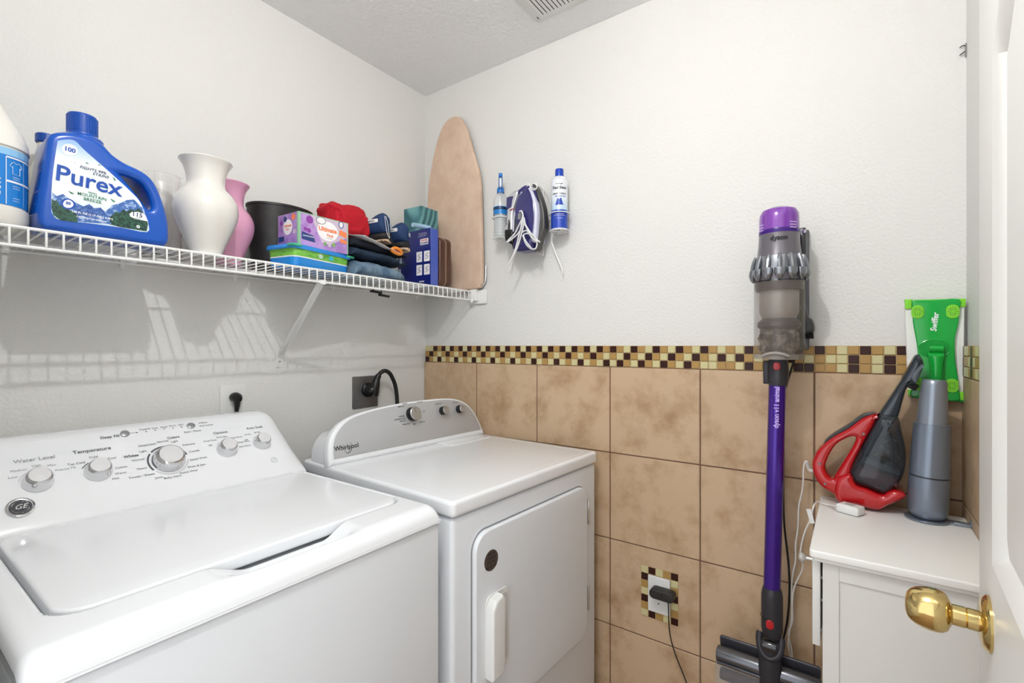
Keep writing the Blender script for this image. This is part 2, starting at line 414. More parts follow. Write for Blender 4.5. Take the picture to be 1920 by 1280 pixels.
for s, px, py, sz, b, mi in (
    ('Deep Fill', 206, 819, .0092, .0002, 0), ('Water Level', 65, 861, .0115, .00015, 1), ('Temperature', 173, 844, .0115, .0002, 0),
    ('Whites', 246, 855, .0088, .0004, 0), ('Colors', 325, 820, .0088, .0003, 0), ('Options', 413, 811, .0100, .0001, 0), ('Auto Soak', 477, 801.5, .0100, .0001, 0),
    ('Start / Pause', 361, 808.5, .0072, 0, 0), ('DeepFill', 271, 804.5, .0062, 0, 0), ('Soak', 290, 802.5, .0062, 0, 0), ('Wash', 307, 800.5, .0062, 0, 0), ('Rinse', 323, 798, .0062, 0, 0), ('Spin', 339, 796, .0062, 0, 0),
    ('Pause', 382.5, 792, .0062, 0, 0), ('Lid Locked', 388, 797, .0062, 0, 0),
    ('DeepClean', 276, 834, .0072, 0, 0), ('Light', 268, 846, .0072, 0, 0), ('Normal', 259, 862, .0072, 0, 0), ('Heavy', 266, 878, .0072, 0, 0), ('Towels / Sheets', 266, 892, .0072, 0, 0), ('Jeans', 298, 895, .0072, 0, 0), ('Bulky Items', 324, 894, .0072, 0, 0),
    ('Active Wear', 354, 884, .0072, 0, 0), ('Drain & Spin', 369, 873, .0072, 0, 0), ('Speed Wash', 372, 859.5, .0072, 0, 0), ('Casuals', 364, 845.5, .0072, 0, 0), ('Delicates', 354, 833, .0072, 0, 0), ('Light', 327, 827.5, .0072, 0, 0), ('Normal', 305, 827.5, .0072, 0, 0),
    ('Medium', 35, 882, .0072, 0, 1), ('Low', 24, 895, .0072, 0, 1), ('High', 68, 873, .0072, 0, 1), ('Max', 97, 872, .0072, 0, 1), ('Precise Fill', 123, 879, .0072, 0, 1),
    ('Cold', 175, 857, .0072, 0, 0), ('Tap Cold', 143, 869, .0072, 0, 0), ('Cool', 210, 859, .0072, 0, 0), ('Colors', 227, 876, .0072, 0, 0), ('Warm', 226, 887, .0072, 0, 0), ('Hot', 217, 897, .0072, 0, 0),
    ('Deep Rinse', 394, 826, .0062, 0, 0), ('Off', 394, 835, .0062, 0, 0), ('Extra Spin', 416, 819, .0062, 0, 0), ('Extra Rinse', 443, 820, .0062, 0, 0), ('Deep Rinse', 457, 828, .0062, 0, 0), ('Extra Rinse', 459, 836, .0062, 0, 0),
    ('15 Min', 464, 814.5, .0062, 0, 0), ('30 Min', 482, 810.5, .0062, 0, 0), ('Off', 462, 824.5, .0062, 0, 0)):
    mt.merge(text(s, sz*1.12, b*.7), 3 if mi else 1, pfr(px, py, .0007))
mt.merge(text('HE', .006), 3, pfr(514, 862, .0007))
mt.ob('control_panel', [ENAMEL, INK, RING, M('pale_ink', '98999d', .6)], wash, ang=40)
m = MB().merge(plate([circ(0, 0, .0085, 24), circ(0, 0, .0076, 24)], .0004), 0, pfr(514, 862, .0006)); m.ob('emblem', M('pale_ink'), wash)
# round badge
T = pfr(38, 952)
bd = MB().lathe([(.0, 0), (.0215, 0), (.0215, .003), (.019, .0042), (.017, .0034), (0, .0034)], 40, 0, T).ob('badge', CHROME, wash)
m = MB().poly(circ(0, 0, .0168, 36), .0036, 1, T)
m.merge(text('GE', .0150, .0002, .35), 0, T @ Tt(0, 0, .0042))
for a in (20, 110, 200, 290):
    m.tube([(.0135*math.cos(R(a+q)), .0135*math.sin(R(a+q)), .0040) for q in (0, 15, 30, 45)] + [(.0112*math.cos(R(a+52)), .0112*math.sin(R(a+52)), .0040)], .0006, 5, 0, T, smooth=3)
m.ob('monogram', [CHROME, M('badge_dark', '3b3c40', .3, .3)], bd)

# ------------------------------------------------------------------ dryer
DTH = R(-3.0); du = Vector((math.cos(DTH), math.sin(DTH), 0)); dv = Vector((-math.sin(DTH), math.cos(DTH), 0))
dO = Vector((-.42, -.90, 0)); DM = frame(dO, du, dv, (0, 0, 1))
dry = thing('clothes_dryer', 'white front-load dryer with silver control console, against the tiled wall', 'dryer', DM)
HX = .352
MB().box((-HX+.004, .006, .015), (HX-.004, .66, .889), 0, bev=.012, seg=4).ob('cabinet', ENAMEL2, dry)
for sx in (-.3, .3):
    for sy in (.05, .6): MB().lathe([(.02, 0), (.02, .012), (.012, .013), (.012, .03)], 16, T=Tt(sx, sy, 0)).ob('foot', BLACKP, dry)
m = MB().merge(plate([rrect(-HX, 0, HX, .692, .014, 5)], .040, .010, 5), 0, Tt(z=.912))
m.ob('top_panel', ENAMEL, dry)
# shallow stepped border on top, running round the work surface, dipping round the lint door
def DL(px, py, z=.933):
    p = onZ(px, py, z) - dO; return (p.dot(du), p.dot(dv))
bl = [(-.30, .50), (.05, .50), (.085, .452), (.30, .452), (.32, .43), (.32, .05), (.30, .03), (-.30, .03), (-.32, .05), (-.32, .48)]
def fillet(poly, r, n=5):
    out = []; N = len(poly)
    for i in range(N):
        a, b, c = (Vector(poly[j % N]) for j in (i-1, i, i+1)); d1 = (a-b).normalized(); d2 = (c-b).normalized()
        k = min(r, (a-b).length*.45, (c-b).length*.45)
        p0, p2 = b + d1*k, b + d2*k
        for q in range(n+1):
            t_ = q/n; v = p0*(1-t_)**2 + b*2*t_*(1-t_) + p2*t_*t_; out.append((v.x, v.y))
    return out
bl = fillet([(-.32, .50), (.05, .50), (.095, .452), (.322, .452), (.322, .03), (-.32, .03)], .025)
MB().tube([(p[0], p[1], .9305) for p in bl], .0035, 8, closed=True, flat=.6).ob('raised_border', ENAMEL, dry)
ld_ = MB().merge(plate([rrect(.095, .462, .318, .545, .012)], .003, .001), 0, Tt(z=.9330)).ob('lint_filter_lid', ENAMEL, dry)
# console
CT = .25
cfm = frame(Vector((0, .53, .9325)), (1, 0, 0), (0, math.sin(CT), math.cos(CT)), (0, -math.cos(CT), math.sin(CT)))
sil = [(-.352, 0), (-.350, .03), (-.340, .075), (-.318, .108), (-.28, .135), (-.22, .152), (-.13, .163), (-.02, .169), (.08, .170), (.17, .167), (.235, .157), (.285, .134), (.318, .098), (.338, .055), (.352, .012), (.352, 0)]
def smo(p, k=4):
    a = cr([Vector((*q, 0)) for q in p], k); return [(v.x, v.y) for v in a]
front = smo(sil)
back = [(x*.985, y*.93) for x, y in front]
m = MB()
m.merge(plate([front], .036, .010, 5), 0, cfm @ Tt(z=-.018))
m.loft([[(x, y, -.030) for x, y in [(a*.985, b*.97) for a, b in front]], [(x, y, -.040) for x, y in back], [(x, y*.97, -.115) for x, y in back], [(x*.9, y*.85, -.150) for x, y in back]], 0, cfm)
m.ob('console', ENAMEL, dry)
face = [(-.334, .020), (-.331, .055), (-.318, .088), (-.295, .113), (-.26, .134), (-.20, .148), (-.12, .157), (-.02, .162), (.08, .163), (.165, .160), (.228, .150), (.275, .128), (.305, .095), (.324, .058), (.334, .024), (.333, .020)]
fplate = MB().merge(plate([smo(face)], .0016, .0004, 1), 0, cfm @ Tt(z=.0008))
def cons(px, py, off=0):
    p = onP(px, py, DM @ (cfm @ Vector((0, 0, .0016))), (DM @ cfm).to_3x3() @ Vector((0, 0, 1)))
    q = (DM @ cfm).inverted() @ p; return cfm @ Tt(q.x, q.y, .0016+off)
for px, py, r in ((772, 776, .0245), (829, 770, .0155), (860, 767, .0155)):
    T = cons(px, py)
    o = MB().lathe([(r*1.02, 0), (r*1.02, .004), (r, .022), (r*.96, .024)], 40, 0, T).ob('dial', BLACKP, dry)
    c = MB().lathe([(r*1.0, .0215), (r*1.0, .0255), (r*.94, .0268), (0, .0268)], 40, 0, T); c.ob('cap', M('satin_silver', 'b9babc', .28, .8), o)
    MB().box((-.0006, r*.15, .0267), (.0006, r*.85, .0273), 0, T @ Tt(rz=18)).ob('pointer', INK, o)
m = fplate; Tk = cons(774, 774)
m.merge(plate([circ(0, 0, .0300, 48), circ(0, 0, .0296, 48)], .0002), 1, Tk @ Tt(z=.0004))
for s, x, y, z in (('WRINKLE', -.052, -.006, .006), ('AUTOMATIC DRY', -.062, -.015, .0062), ('MORE DRY', -.050, -.023, .0055), ('TIMED DRY', -.048, .028, .006), ('NORMAL', -.03, .037, .0055), ('COTTONS', .040, .036, .006), ('LESS', .052, .0, .005), ('TUMBLE PRESS', -.038, -.036, .0055), ('OFF', -.002, -.041, .006), ('OFF', .030, -.021, .006), ('FLUFF AIR', .037, -.037, .0055)):
    m.merge(text(s, z, .0001), 1, Tk @ Tt(x, y, .0005))
m.merge(text('TEMPERATURE', .0058), 1, cons(818, 757.5, .0005) @ Tt(.01, 0, 0)); m.merge(text('END SIGNAL', .0058), 1, cons(850, 755, .0005) @ Tt(.012, 0, 0))
T = cons(650, 838, .0005)
m.merge(text('Whirlpool', .0205, .0004), 1, T)
m.tube([(.019*math.cos(a)*.62+.006, .017*math.sin(a), 0) for a in [R(x) for x in range(-150, 110, 13)]], [.0003, .0011, .0011, .0003], 6, 1, T @ Tt(rz=-28), smooth=2, flat=.3)
m.ob('faceplate', [BRUSH, INKD], dry)
# door (local x,z on the front plane)
dfm = frame((0, .006, 0), (1, 0, 0), (0, 0, 1), (0, -1, 0))
DR = (-.281, .334, .269, .834)
MB().merge(plate([rrect(DR[0]-.004, DR[1]-.004, DR[2]+.004, DR[3]+.004, .052, 10)], .002), 0, dfm @ Tt(z=-.0002)).ob('door_gap_shade', M('shadow_gap', '8f9093', .6), dry)  # grey sheet painting in the shade of the gap around the door
dr = MB().merge(plate([rrect(*DR, .048, 10)], .016, .005, 4), 0, dfm @ Tt(z=.006)).ob('door', ENAMEL2, dry)
hx0 = -.200; hz0, hz1 = .462, .672
hp = MB().merge(plate([rrect(-.247, .462, -.152, .668, .022, 8)], .003, .0012), 0, dfm @ Tt(z=.0145))
hp.merge(plate([[(-.246, .466), (-.246, .640), (-.232, .662), (-.205, .668), (-.196, .655), (-.196, .478), (-.206, .466)]], .030, .007, 4), 0, dfm @ Tt(z=.026))
hp.ob('handle', PLASTW, dr)
MB().merge(plate([rrect(-.198, .478, -.160, .655, .016, 8)], .002), 0, dfm @ Tt(z=.0162)).ob('finger_recess', M('recess_white', 'd2d2d3', .4), dr)
m = MB().merge(plate([circ(-.224, .755, .0265, 36)], .0006), 0, dfm @ Tt(z=.0143))
for i, (q, z) in enumerate((('SENSOR', .773), ('GENUINE', .763), ('SERVICE', .753), ('800 253 1301', .741))): m.merge(text(q, .0078, .0002), 1, dfm @ Tt(-.224, z-.002, .0148))
m.ob('sticker', [M('sticker_brown', '554a44', .4, .2), M('sticker_ink', '1f1a18', .5)], dr)
for z0, z1 in ((.700, .785), (.412, .494)):
    MB().box((.272, -.010, z0), (.279, .006, z1), bev=.002).ob('hinge', CHROME, dry)

# ------------------------------------------------------------------ outlets on the back wall
def outlet(name, label, px0, py0, px1, py1, wall, mat, kind):
    if wall == 'A':
        a = onY(px0, py0, 0); b = onY(px1, py1, 0); w_, c = (b.x-a.x), Vector(((a.x+b.x)/2, 0, 0)); c.z = kind['zc']
        T = FA(c)
    h = kind['h']; w_ = kind.get('w', w_)
    t = thing(name, label, 'outlet', T)
    MB().merge(plate([rrect(-w_/2, -h/2, w_/2, h/2, .004, 3)], .006, .002, 2), 0, Tt(z=.003)).ob('plate', mat, t)
    return t
t1 = outlet('wall_outlet', 'white wall outlet plate above the washing machine', 411, 722, 459, 775, 'A', PLASTW, dict(zc=1.116, h=.118, w=.078))
ZP = Vector(t1.location)
m = MB().merge(plate([circ(0, 0, .0175, 28)], .001), 0, Tt(0, .019, .0064)).merge(plate([circ(0, 0, .0175, 28)], .001), 0, Tt(0, -.019, .0064)); m.ob('socket', PLASTW, t1)
pc = MB(); P0_ = t1.location + Vector((.003, -.007, .018))
t = thing('power_plug', 'black angled plug with cord in the white outlet above the washer', 'plug', P0_)
MB().loft([[(x*s*.016, y, zz + z*s*.014) for x, z in circ(0, 0, 1, 16)] for s, y, zz in ((1.0, 0, 0), (1.1, -.008, 0), (1.05, -.02, -.002), (.75, -.028, -.006))]).ob('plug_body', BLACKP, t)
MB().tube([(0, -.016, .004), (.0, -.020, -.02), (-.001, -.018, -.045), (-.001, -.015, -.09), (-.001, -.014, -.15)], [.011, .0095, .006, .0045, .0045], 10, smooth=4).ob('cord', BLACKP, t)
t2 = outlet('dryer_outlet', 'grey steel dryer outlet plate on the white back wall', 662, 707, 706, 757, 'A', M('steel_plate', '78797b', .35, .7), dict(zc=1.11, h=.13, w=.125))
t2.location.x = -.345
MB().lathe([(.030, 0), (.030, .010), (.027, .013), (0, .013)], 32, T=Tt(.010, .008, .006)).ob('receptacle', BLACKP, t2)
t2.matrix_world = FA(Vector((-.345, 0, 1.110)))
t = thing('dryer_plug', 'thick black dryer plug and cord in the grey steel outlet', 'plug', (-.335, -.021, 1.118))
MB().loft([[(x*s*.030+xo, y, zz + z*s*.028) for x, z in circ(0, 0, 1, 20)] for s, y, zz, xo in ((.95, 0, 0, 0), (1.0, -.012, 0, 0), (.9, -.028, -.002, 0), (.55, -.038, -.004, 0))]).tube([(.0, -.022, -.022), (.006, -.025, .015), (.014, -.026, .045), (.022, -.030, .062)], [.020, .019, .014, .011], 14, smooth=4).ob('plug_body', BLACKP, t)
MB().tube([(.018, -.030, .055), (.026, -.034, .070), (.045, -.040, .078), (.068, -.042, .066), (.088, -.042, .036), (.100, -.042, .004), (.107, -.042, -.04), (.110, -.042, -.10)], .0085, 12, smooth=5).ob('cord', M('black_cord', '1b1b1c', .5), t)

# ------------------------------------------------------------------ tiled-wall outlet with mosaic frame
ozc = .4655; oyc = -1.1165
mb = MB(); c5 = .0252; r7 = .0245
def ringcell(i, j, chv): mb.box((-.0125, oyc + (2-i)*c5 - c5/2 + .0012, ozc + (3-j)*r7 - r7/2 + .001), (-.0105, oyc + (2-i)*c5 + c5/2 - .0012, ozc + (3-j)*r7 + r7/2 - .001), MI[chv], bev=.0006, seg=1)
for i, c_ in enumerate('lDltD'): ringcell(i, 0, c_)
for j, c_ in enumerate('lDtlDtl'):
    if j: ringcell(0, j, c_)
for j, c_ in enumerate('DltDltD'):
    if j: ringcell(4, j, c_)
for i, c_ in enumerate('lDtlD'):
    if 0 < i < 4: ringcell(i, 6, c_)
mb.box((-.0108, oyc-2.5*c5, ozc-3.5*r7), (-.0098, oyc+2.5*c5, ozc+3.5*r7), 3)
struct(mb.ob('trim_6', [G_D, G_T, G_L, GROUTM]))
t = thing('wall_outlet', 'white wall outlet framed by small mosaic tiles, low on tiled wall', 'outlet', FB((-.0108, oyc, ozc)))
MB().merge(plate([rrect(-.037, -.060, .037, .060, .004, 3)], .007, .002, 2), 0, Tt(z=.0035)).ob('plate', PLASTW, t)
m = MB()
for s in (-1, 1): m.merge(plate([circ(0, 0, .0165, 28)], .0015), 0, Tt(0, s*.020, .0075))
m.ob('socket', PLASTW, t)
MB().lathe([(0, 0), (.0024, 0), (.0024, .0006), (0, .0006)], 12, T=Tt(.0, -.027, .0082)).ob('ground_hole', BLACKP, t)
ap = FB(onX(1240, 1112, -.035) + Vector((.014, 0, .0)))
ap = frame(Vector((-.0195, onX(1243, 1113, -.035).y, onX(1243, 1113, -.035).z)), (0, -1, 0), (0, 0, 1), (-1, 0, 0))
t = thing('power_adapter', 'black power adapter with thin cord plugged into the mosaic-framed outlet', 'power adapter', ap)
MB().merge(plate([rrect(-.040, -.0155, .040, .0155, .014, 8)], .036, .004, 3), 0, Tt(z=.018)).ob('adapter_body', M('adapter_black', '2a2827', .45), t)
MB().box((.002, -.006, .0355), (.005, .008, .0366)).ob('slot', BLACKP, t)
MB().tube([(.020, -.012, .028), (.022, -.030, .028), (.021, -.075, .022), (.024, -.130, .016), (.040, -.190, .010), (.075, -.27, .008), (.10, -.35, .008), (.12, -.43, .012)], .0019, 8, smooth=5).ob('cord', BLACKP, t)

# ================================================================== shelf
SZ = 1.534
t = thing('wire_shelf', 'long white wire shelf on the back wall, loaded with household things', 'shelf', (-.75, -.15, SZ)); SH = t
TS = Matrix.Translation((.75, .15, -SZ))
XS0, XS1 = -1.50, -.030
for nm, y, z, r in (('front_rail', -.305, SZ, .0034), ('lower_rail', -.305, SZ-.037, .0034), ('middle_rail', -.150, SZ-.007, .0030), ('back_rail', -.012, SZ-.007, .0030)):
    MB().tube([(XS0, y, z), (XS1, y, z)], r, 8, T=TS).ob(nm, WIRE, t)
wire = None; pit = .0263; x = -1.4138 - 3*pit
while x < XS1:
    if wire is None:
        wire = MB().tube([(0, .143, -.0045+.0015), (0, -.148, -.003+.0022), (0, -.1545, -.0005), (0, -.1575, -.006), (0, -.1580, -.030), (0, -.1565, -.0365)], .0021, 6, T=Matrix.Identity(4)).ob('cross_wire', WIRE, t); wo_ = wire
    else:
        wo_ = wire.copy(); COL.objects.link(wo_); wo_.parent = t
    wo_.location = (x + .75, 0, 0.0015); x += pit
def brace(xf, xb):
    a = Vector((xf, -.300, 1.503)); b = Vector((xb, -.010, 1.268)); d = (b-a).normalized(); sidev = Vector((1, 0, 0)); nrm = d.cross(sidev).normalized()
    m = MB(); L = (b-a).length; T = TS @ frame(a, sidev, d, sidev.cross(d))
    m.box((-.0105, 0, -.0012), (.0105, L, .0012), 0, T); m.box((-.0105, 0, -.006), (-.0085, L, .001), 0, T); m.box((.0085, 0, -.006), (.0105, L, .001), 0, T)
    m.box((xb-.0125, -.004, 1.225), (xb+.0125, -.0005, 1.280), 0, TS, bev=.001)
    m.box((xf-.009, -.312, 1.490), (xf+.009, -.300, 1.503), 0, TS, bev=.002)
    m.tube([(xb, -.003, 1.262), (xb-.002, -.012, 1.268), (xb-.004, -.018, 1.285)], .0022, 6, 0, TS)
    m.ob('support_brace', WIRE, t)
    MB().lathe([(0, .0045), (.0035, .004), (.004, 0)], 10, T=TS @ Matrix.Translation((xb, -.004, 1.245)) @ Matrix.Rotation(R(90), 4, 'X')).ob('screw', CHROME, t)
brace(-.736, -.709)
m = MB().box((-.030, -.335, 1.492), (-.002, -.290, 1.543), 0, TS, bev=.003).box((-.012, -.375, 1.480), (-.001, -.285, 1.540), 0, TS, bev=.003)
m.box((-.031, -.316, 1.486), (-.026, -.298, 1.500), 0, TS, bev=.001)
m.ob('end_bracket', WIRE, t)
for x in (-1.155, -.50, -.06, -.86): MB().box((x-.006, -.016, SZ-.016), (x+.006, -.0005, SZ+.002), 0, TS, bev=.003).lathe([(.0, .006), (.005, .005), (.006, 0)], 12, T=TS @ Matrix.Translation((x, -.006, SZ-.018)) @ Matrix.Rotation(R(90), 4, 'X')).ob('wall_clip', WIRE, t)
# loose black clips hanging under the shelf
for i, (px, py, s) in enumerate(((705, 547, 'left'), (720, 554, 'right'))):
    p = onY(px, py, -.15)
    t = thing('shelf_clip', 'black plastic clip hanging under the wire shelf, the %s one of the two' % s, 'clip', p, 'black clips under the shelf')
    MB().box((-.024, -.007, -.0045), (.024, .007, .0035), 0, Tt(ry=4), bev=.002).ob('clip_body', BLACKP, t)
    MB().tube([(-.012, 0, .003), (-.012, 0, SZ-p.z-.004), (-.004, 0, SZ-p.z-.003)], .002, 6).ob('hook', BLACKP, t)

TOP = SZ + .0045
def trY(lst, ox, oy, k, y): return [onY(ox+a/k, oy+b/k, y) for a, b in lst]
def trX(lst, ox, oy, k, x): return [onX(ox+a/k, oy+b/k, x) for a, b in lst]
def loc2(T, pts): Ti = T.inverted(); return [tuple((Ti @ p)[:2]) for p in pts]

# ------------------------------------------------------------------ blue detergent jug
PUR = M('blue_jug_plastic', '0650b4', .22, coat=.35)
JY = -.296
T = FA(Vector((-1.255, JY, TOP)))
jug = thing('detergent_jug', 'large blue laundry detergent jug with mountain label on the wire shelf', 'detergent jug', T)
K1 = 1457/330
outl = [(402,335),(440,302),(520,290),(620,300),(760,340),(860,395),(940,480),(1040,548),(1150,600),(1235,655),(1300,735),(1345,840),(1380,950),(1402,1060),(1405,1190),(1380,1232),(1330,1243),(1000,1195),(600,1128),(370,1088),(322,1060),(303,1000),(312,880),(338,700),(370,480),(388,370)]
hole = [(1004,648),(1080,668),(1170,715),(1222,785),(1252,860),(1262,915),(1240,938),(1200,890),(1110,775),(1025,672)]
jo = loc2(T, trY(outl, 0, 180, K1, JY)); jh = loc2(T, trY(hole, 0, 180, K1, JY))
mz = min(p[1] for p in jo); jo = [(a, b - mz + 0.0) for a, b in jo]; jh = [(a, b - mz) for a, b in jh]
# bottom edge is level
xs = [p[0] for p in jo]
jo = jo[:20] + jo[-5:]
xr_, xl_ = max(p[0] for p in jo), min(p[0] for p in jo)
jo = [p for p in jo if p[1] > .034]
jo = jo[:[i for i, p in enumerate(jo) if p[0] == max(q[0] for q in jo)][0]+1] + [(xr_, .020), (xr_-.006, .006), (xr_-.020, 0), (0.02, 0), (xl_+.024, 0), (xl_+.008, .006), (xl_+.001, .020)] + jo[[i for i, p in enumerate(jo) if p[0] == max(q[0] for q in jo)][0]+1:]
m = MB().merge(plate([smo(jo + jo[:1], 3)[:-1], smo(jh + jh[:1], 3)[:-1]], .112, .013, 5), 0, Tt(z=-.056)); m.ob('jug_body', PUR, jug)
capx = (jo[2][0]+jo[5][0])/2 - .002; cz = max(p[1] for p in jo)
capx, capz = .5*(loc2(T, [onY(118, 245, JY-.0+.05)])[0][0] + loc2(T, [onY(192, 262, JY+.05)])[0][0]), loc2(T, [onY(150, 255, JY+.05)])[0][1]-mz
CT_ = Tt(capx, 0, -.056) @ Matrix.Rotation(R(-90), 4, 'X')
MB().lathe([(.037, capz-.030), (.037, capz-.006), (.034, capz-.002), (.030, capz)], 36, T=CT_).ob('neck_ring', PUR, jug)
cap = MB()
pr = [(.0275, capz-.004), (.0275, capz+.004), (.0262, capz+.006), (.0262, capz+.044), (.0245, capz+.047), (0, capz+.047)]
cap.lathe(pr, 36, T=CT_)
for k in range(30):
    a = 2*math.pi*k/30; cap.box((.0258, -.0011, capz+.007), (.0272, .0011, capz+.043), 0, CT_ @ Matrix.Rotation(a, 4, 'Z'))
cap.ob('cap', M('dark_blue_cap', '0b469f', .3, coat=.2), jug)
# label
lab = [(478,372),(560,362),(625,375),(700,450),(900,625),(1080,790),(1160,880),(1210,1000),(1228,1060),(1215,1128),(1000,1090),(700,1050),(500,1028),(440,985),(425,925),(432,700),(460,480)]
def JL(pts): return [(a, b-mz) for a, b in loc2(T, trY(pts, 0, 180, K1, JY-.0005))]
SKY = M('label_sky', 'e9f1f9', .3)
nt = SKY.node_tree; tc = nt.nodes.new('ShaderNodeTexCoord'); sp = nt.nodes.new('ShaderNodeSeparateXYZ'); mr_ = nt.nodes.new('ShaderNodeMapRange'); rp = nt.nodes.new('ShaderNodeValToRGB')
nt.links.new(tc.outputs['Object'], sp.inputs[0]); nt.links.new(sp.outputs['Y'], mr_.inputs[0]); mr_.inputs[1].default_value = .02; mr_.inputs[2].default_value = .23
nt.links.new(mr_.outputs[0], rp.inputs[0]); nt.links.new(rp.outputs[0], nt.nodes['Principled BSDF'].inputs['Base Color'])
rp.color_ramp.elements[0].color = srgb('cfe4f6'); rp.color_ramp.elements[1].color = srgb('1c55bf')
for p_, c_ in ((.30, 'eef5fb'), (.62, 'f2f7fc'), (.80, '9fc1ea')): e = rp.color_ramp.elements.new(p_); e.color = srgb(c_)
def sc_(p, k=4): return smo(p+p[:1], k)[:-1]
LM = [SKY, M('label_mountain', '3c66ad', .35, var=('9fb9de', 90, .52, .58)), M('label_forest', '2d5a48', .4, var=('12302c', 160, .45, .56)), M('label_blue_ink', '0d49a8', .3), M('label_white', 'f4f7fa', .3), M('label_navy_ink', '1b2c55', .35), M('label_green_ink', '2d7a50', .35), M('label_dark_mountain', '2b4f95', .35, var=('5679b9', 120, .5, .58))]
lb = MB(); lb.merge(plate([smo(JL(lab)+JL(lab)[:1], 3)[:-1]], .0006), 0, Tt(z=.0003))
z_ = [.0008]
def LP(pts, mi, dz=.00005):
    z_[0] += dz; q = JL(pts); lb.merge(plate([sc_(q, 4) if mi in (3, 4) and len(q) == 8 else q], .00004), mi, Tt(z=z_[0]))
LP([(432,800),(470,830),(520,812),(570,850),(640,890),(690,915),(740,895),(780,930),(835,925),(870,960),(930,905),(990,890),(1050,862),(1110,858),(1150,900),(1190,935),(1205,990),(1180,1010),(900,1010),(640,1000),(440,960)], 1)
LP([(640,935),(690,920),(735,897),(775,935),(832,925),(880,985),(800,1000),(640,990)], 7)
LP([(428,850),(450,870),(470,862),(490,905),(520,900),(545,925),(570,940),(600,955),(640,985),(660,1000),(640,1048),(500,1030),(440,985),(425,925)], 2)
LP([(900,1010),(930,985),(960,955),(990,970),(1020,940),(1050,955),(1085,935),(1110,950),(1150,930),(1180,960),(1205,1000),(1226,1060),(1214,1122),(1000,1088),(900,1062)], 2)
LP([(640,1000),(900,1010),(920,1062),(700,1046),(640,1038)], 1)
LP([(1090,962),(1140,960),(1195,975),(1225,1040),(1120,1018),(1078,1000),(1070,978)], 4)
LP([(512+r_*1, q) for r_, q in ((0,430),(20,405),(65,400),(110,418),(130,455),(110,488),(65,495),(20,475))], 4)
LP([(505,895),(520,862),(560,850),(605,868),(628,905),(605,935),(560,940),(520,925)], 3)
LP([(520,893),(535,868),(565,860),(595,875),(608,900),(592,922),(560,928),(530,915)], 4)
for gx, gy, sx, sy in ((590,800,28,14),(945,685,16,20),(935,865,24,16),(720,555,18,8),(820,570,14,8),(615,553,8,5)):
    LP([(gx-sx, gy-sy), (gx, gy-sy*.2), (gx+sx, gy+sy*.9), (gx, gy+sy*.8)], 6)
def LT(s, px, py, sz, mi, b=0, rz=0, sh=0):
    z_[0] += .00003; q = JL([(px, py)])[0]; lb.merge(text(s, sz, b, sh), mi, Tt(q[0], q[1], z_[0]+.00008, rz=rz))
LT('Purex', 742, 712, .047, 3, .0008, -4.0)
LT('FIGHTS 99%', 770, 616, .0086, 5, .0001, -2, .2); LT('STAINS', 832, 660, .0086, 5, .0001, -2, .2)
LT('FRESH', 765, 808, .0052, 6, .0001, -2); LT('MOUNTAIN', 763, 834, .0092, 6, .0001, -2); LT('BREEZE', 765, 868, .0092, 6, .0001, -2)
LT('115', 1135, 986, .0140, 5, .0002, -2); LT('100', 577, 448, .0125, 3, .0004, -2); LT('30', 562, 890, .0080, 3, .0003, -2)
LT('150 FL OZ (1.17 GAL) 4.43 L', 768, 990, .0058, 4, .0002, -2.0); LT('CAUTION: EYE IRRITANT', 760, 1022, .0046, 4, .0001, -2.0); LT('LOADS', 1138, 1014, .0032, 5, 0, -2)
LT('o', 1142, 1080, .012, 4, .0006)
lb.ob('label', LM, jug, smooth=False)

# ------------------------------------------------------------------ white jug at the left edge
WJUG = M('cream_jug_plastic', 'e9e6df', .3, coat=.1, bump=(25, .25, .004))
wj = thing('bleach_jug', 'white plastic jug with blue printed label, cut off by the left edge', 'jug', (-1.446, -.205, TOP))
def sec(cx, rx, ry, z, n=32, e=2.6):
    o = []
    for k in range(n):
        a = 2*math.pi*k/n; c, s_ = math.cos(a), math.sin(a)
        o.append((cx + rx*math.copysign(abs(c)**(2/e), c), ry*math.copysign(abs(s_)**(2/e), s_), z))
    return o
MB().loft([sec(0, .060, .070, .0), sec(0, .070, .080, .004), sec(0, .075, .085, .018), sec(0, .075, .085, .035), sec(0, .072, .082, .038), sec(0, .072, .082, .155), sec(0, .075, .085, .158), sec(0, .074, .083, .172), sec(0, .066, .074, .195), sec(-.008, .053, .062, .232), sec(-.020, .046, .050, .268), sec(-.030, .040, .040, .295), sec(-.038, .030, .028, .315), sec(-.040, .022, .022, .33)]).ob('jug_body', WJUG, wj)
MB().lathe([(.024, .325), (.025, .327), (.024, .352), (0, .354)], 28, T=Tt(-.040)).ob('cap', M('dark_blue_cap'), wj)
lb2 = MB(); WL = M('label_cyan_blue', '1f7ed0', .35)
def onjug(u, z, off=.0012):   # u: angle in degrees on the front-right side
    a = R(u); e = 2.6; c, s_ = math.cos(a), math.sin(a)
    return Vector(((.072+off)*math.copysign(abs(c)**(2/e), c), (.082+off)*math.copysign(abs(s_)**(2/e), s_), z))
def jugpatch(u0, u1, z0, z1, mi, off):
    n = 14; vs = []
    for i in range(n+1): vs += [onjug(u0+(u1-u0)*i/n, z0, off), onjug(u0+(u1-u0)*i/n, z1, off)]
    lb2.add(vs, [(2*i, 2*i+2, 2*i+3, 2*i+1) for i in range(n)], mi)
jugpatch(-175, -5, .040, .153, 0, .0008); jugpatch(-175, -5, .139, .153, 1, .0011)
jugpatch(-70, -8, .134, .137, 2, .0013); jugpatch(-70, -8, .086, .090, 2, .0013); jugpatch(-71.2, -70.2, .042, .136, 2, .0013); jugpatch(-42, -41.3, .042, .136, 2, .0013)
jugpatch(-110, -78, .112, .124, 2, .0013)
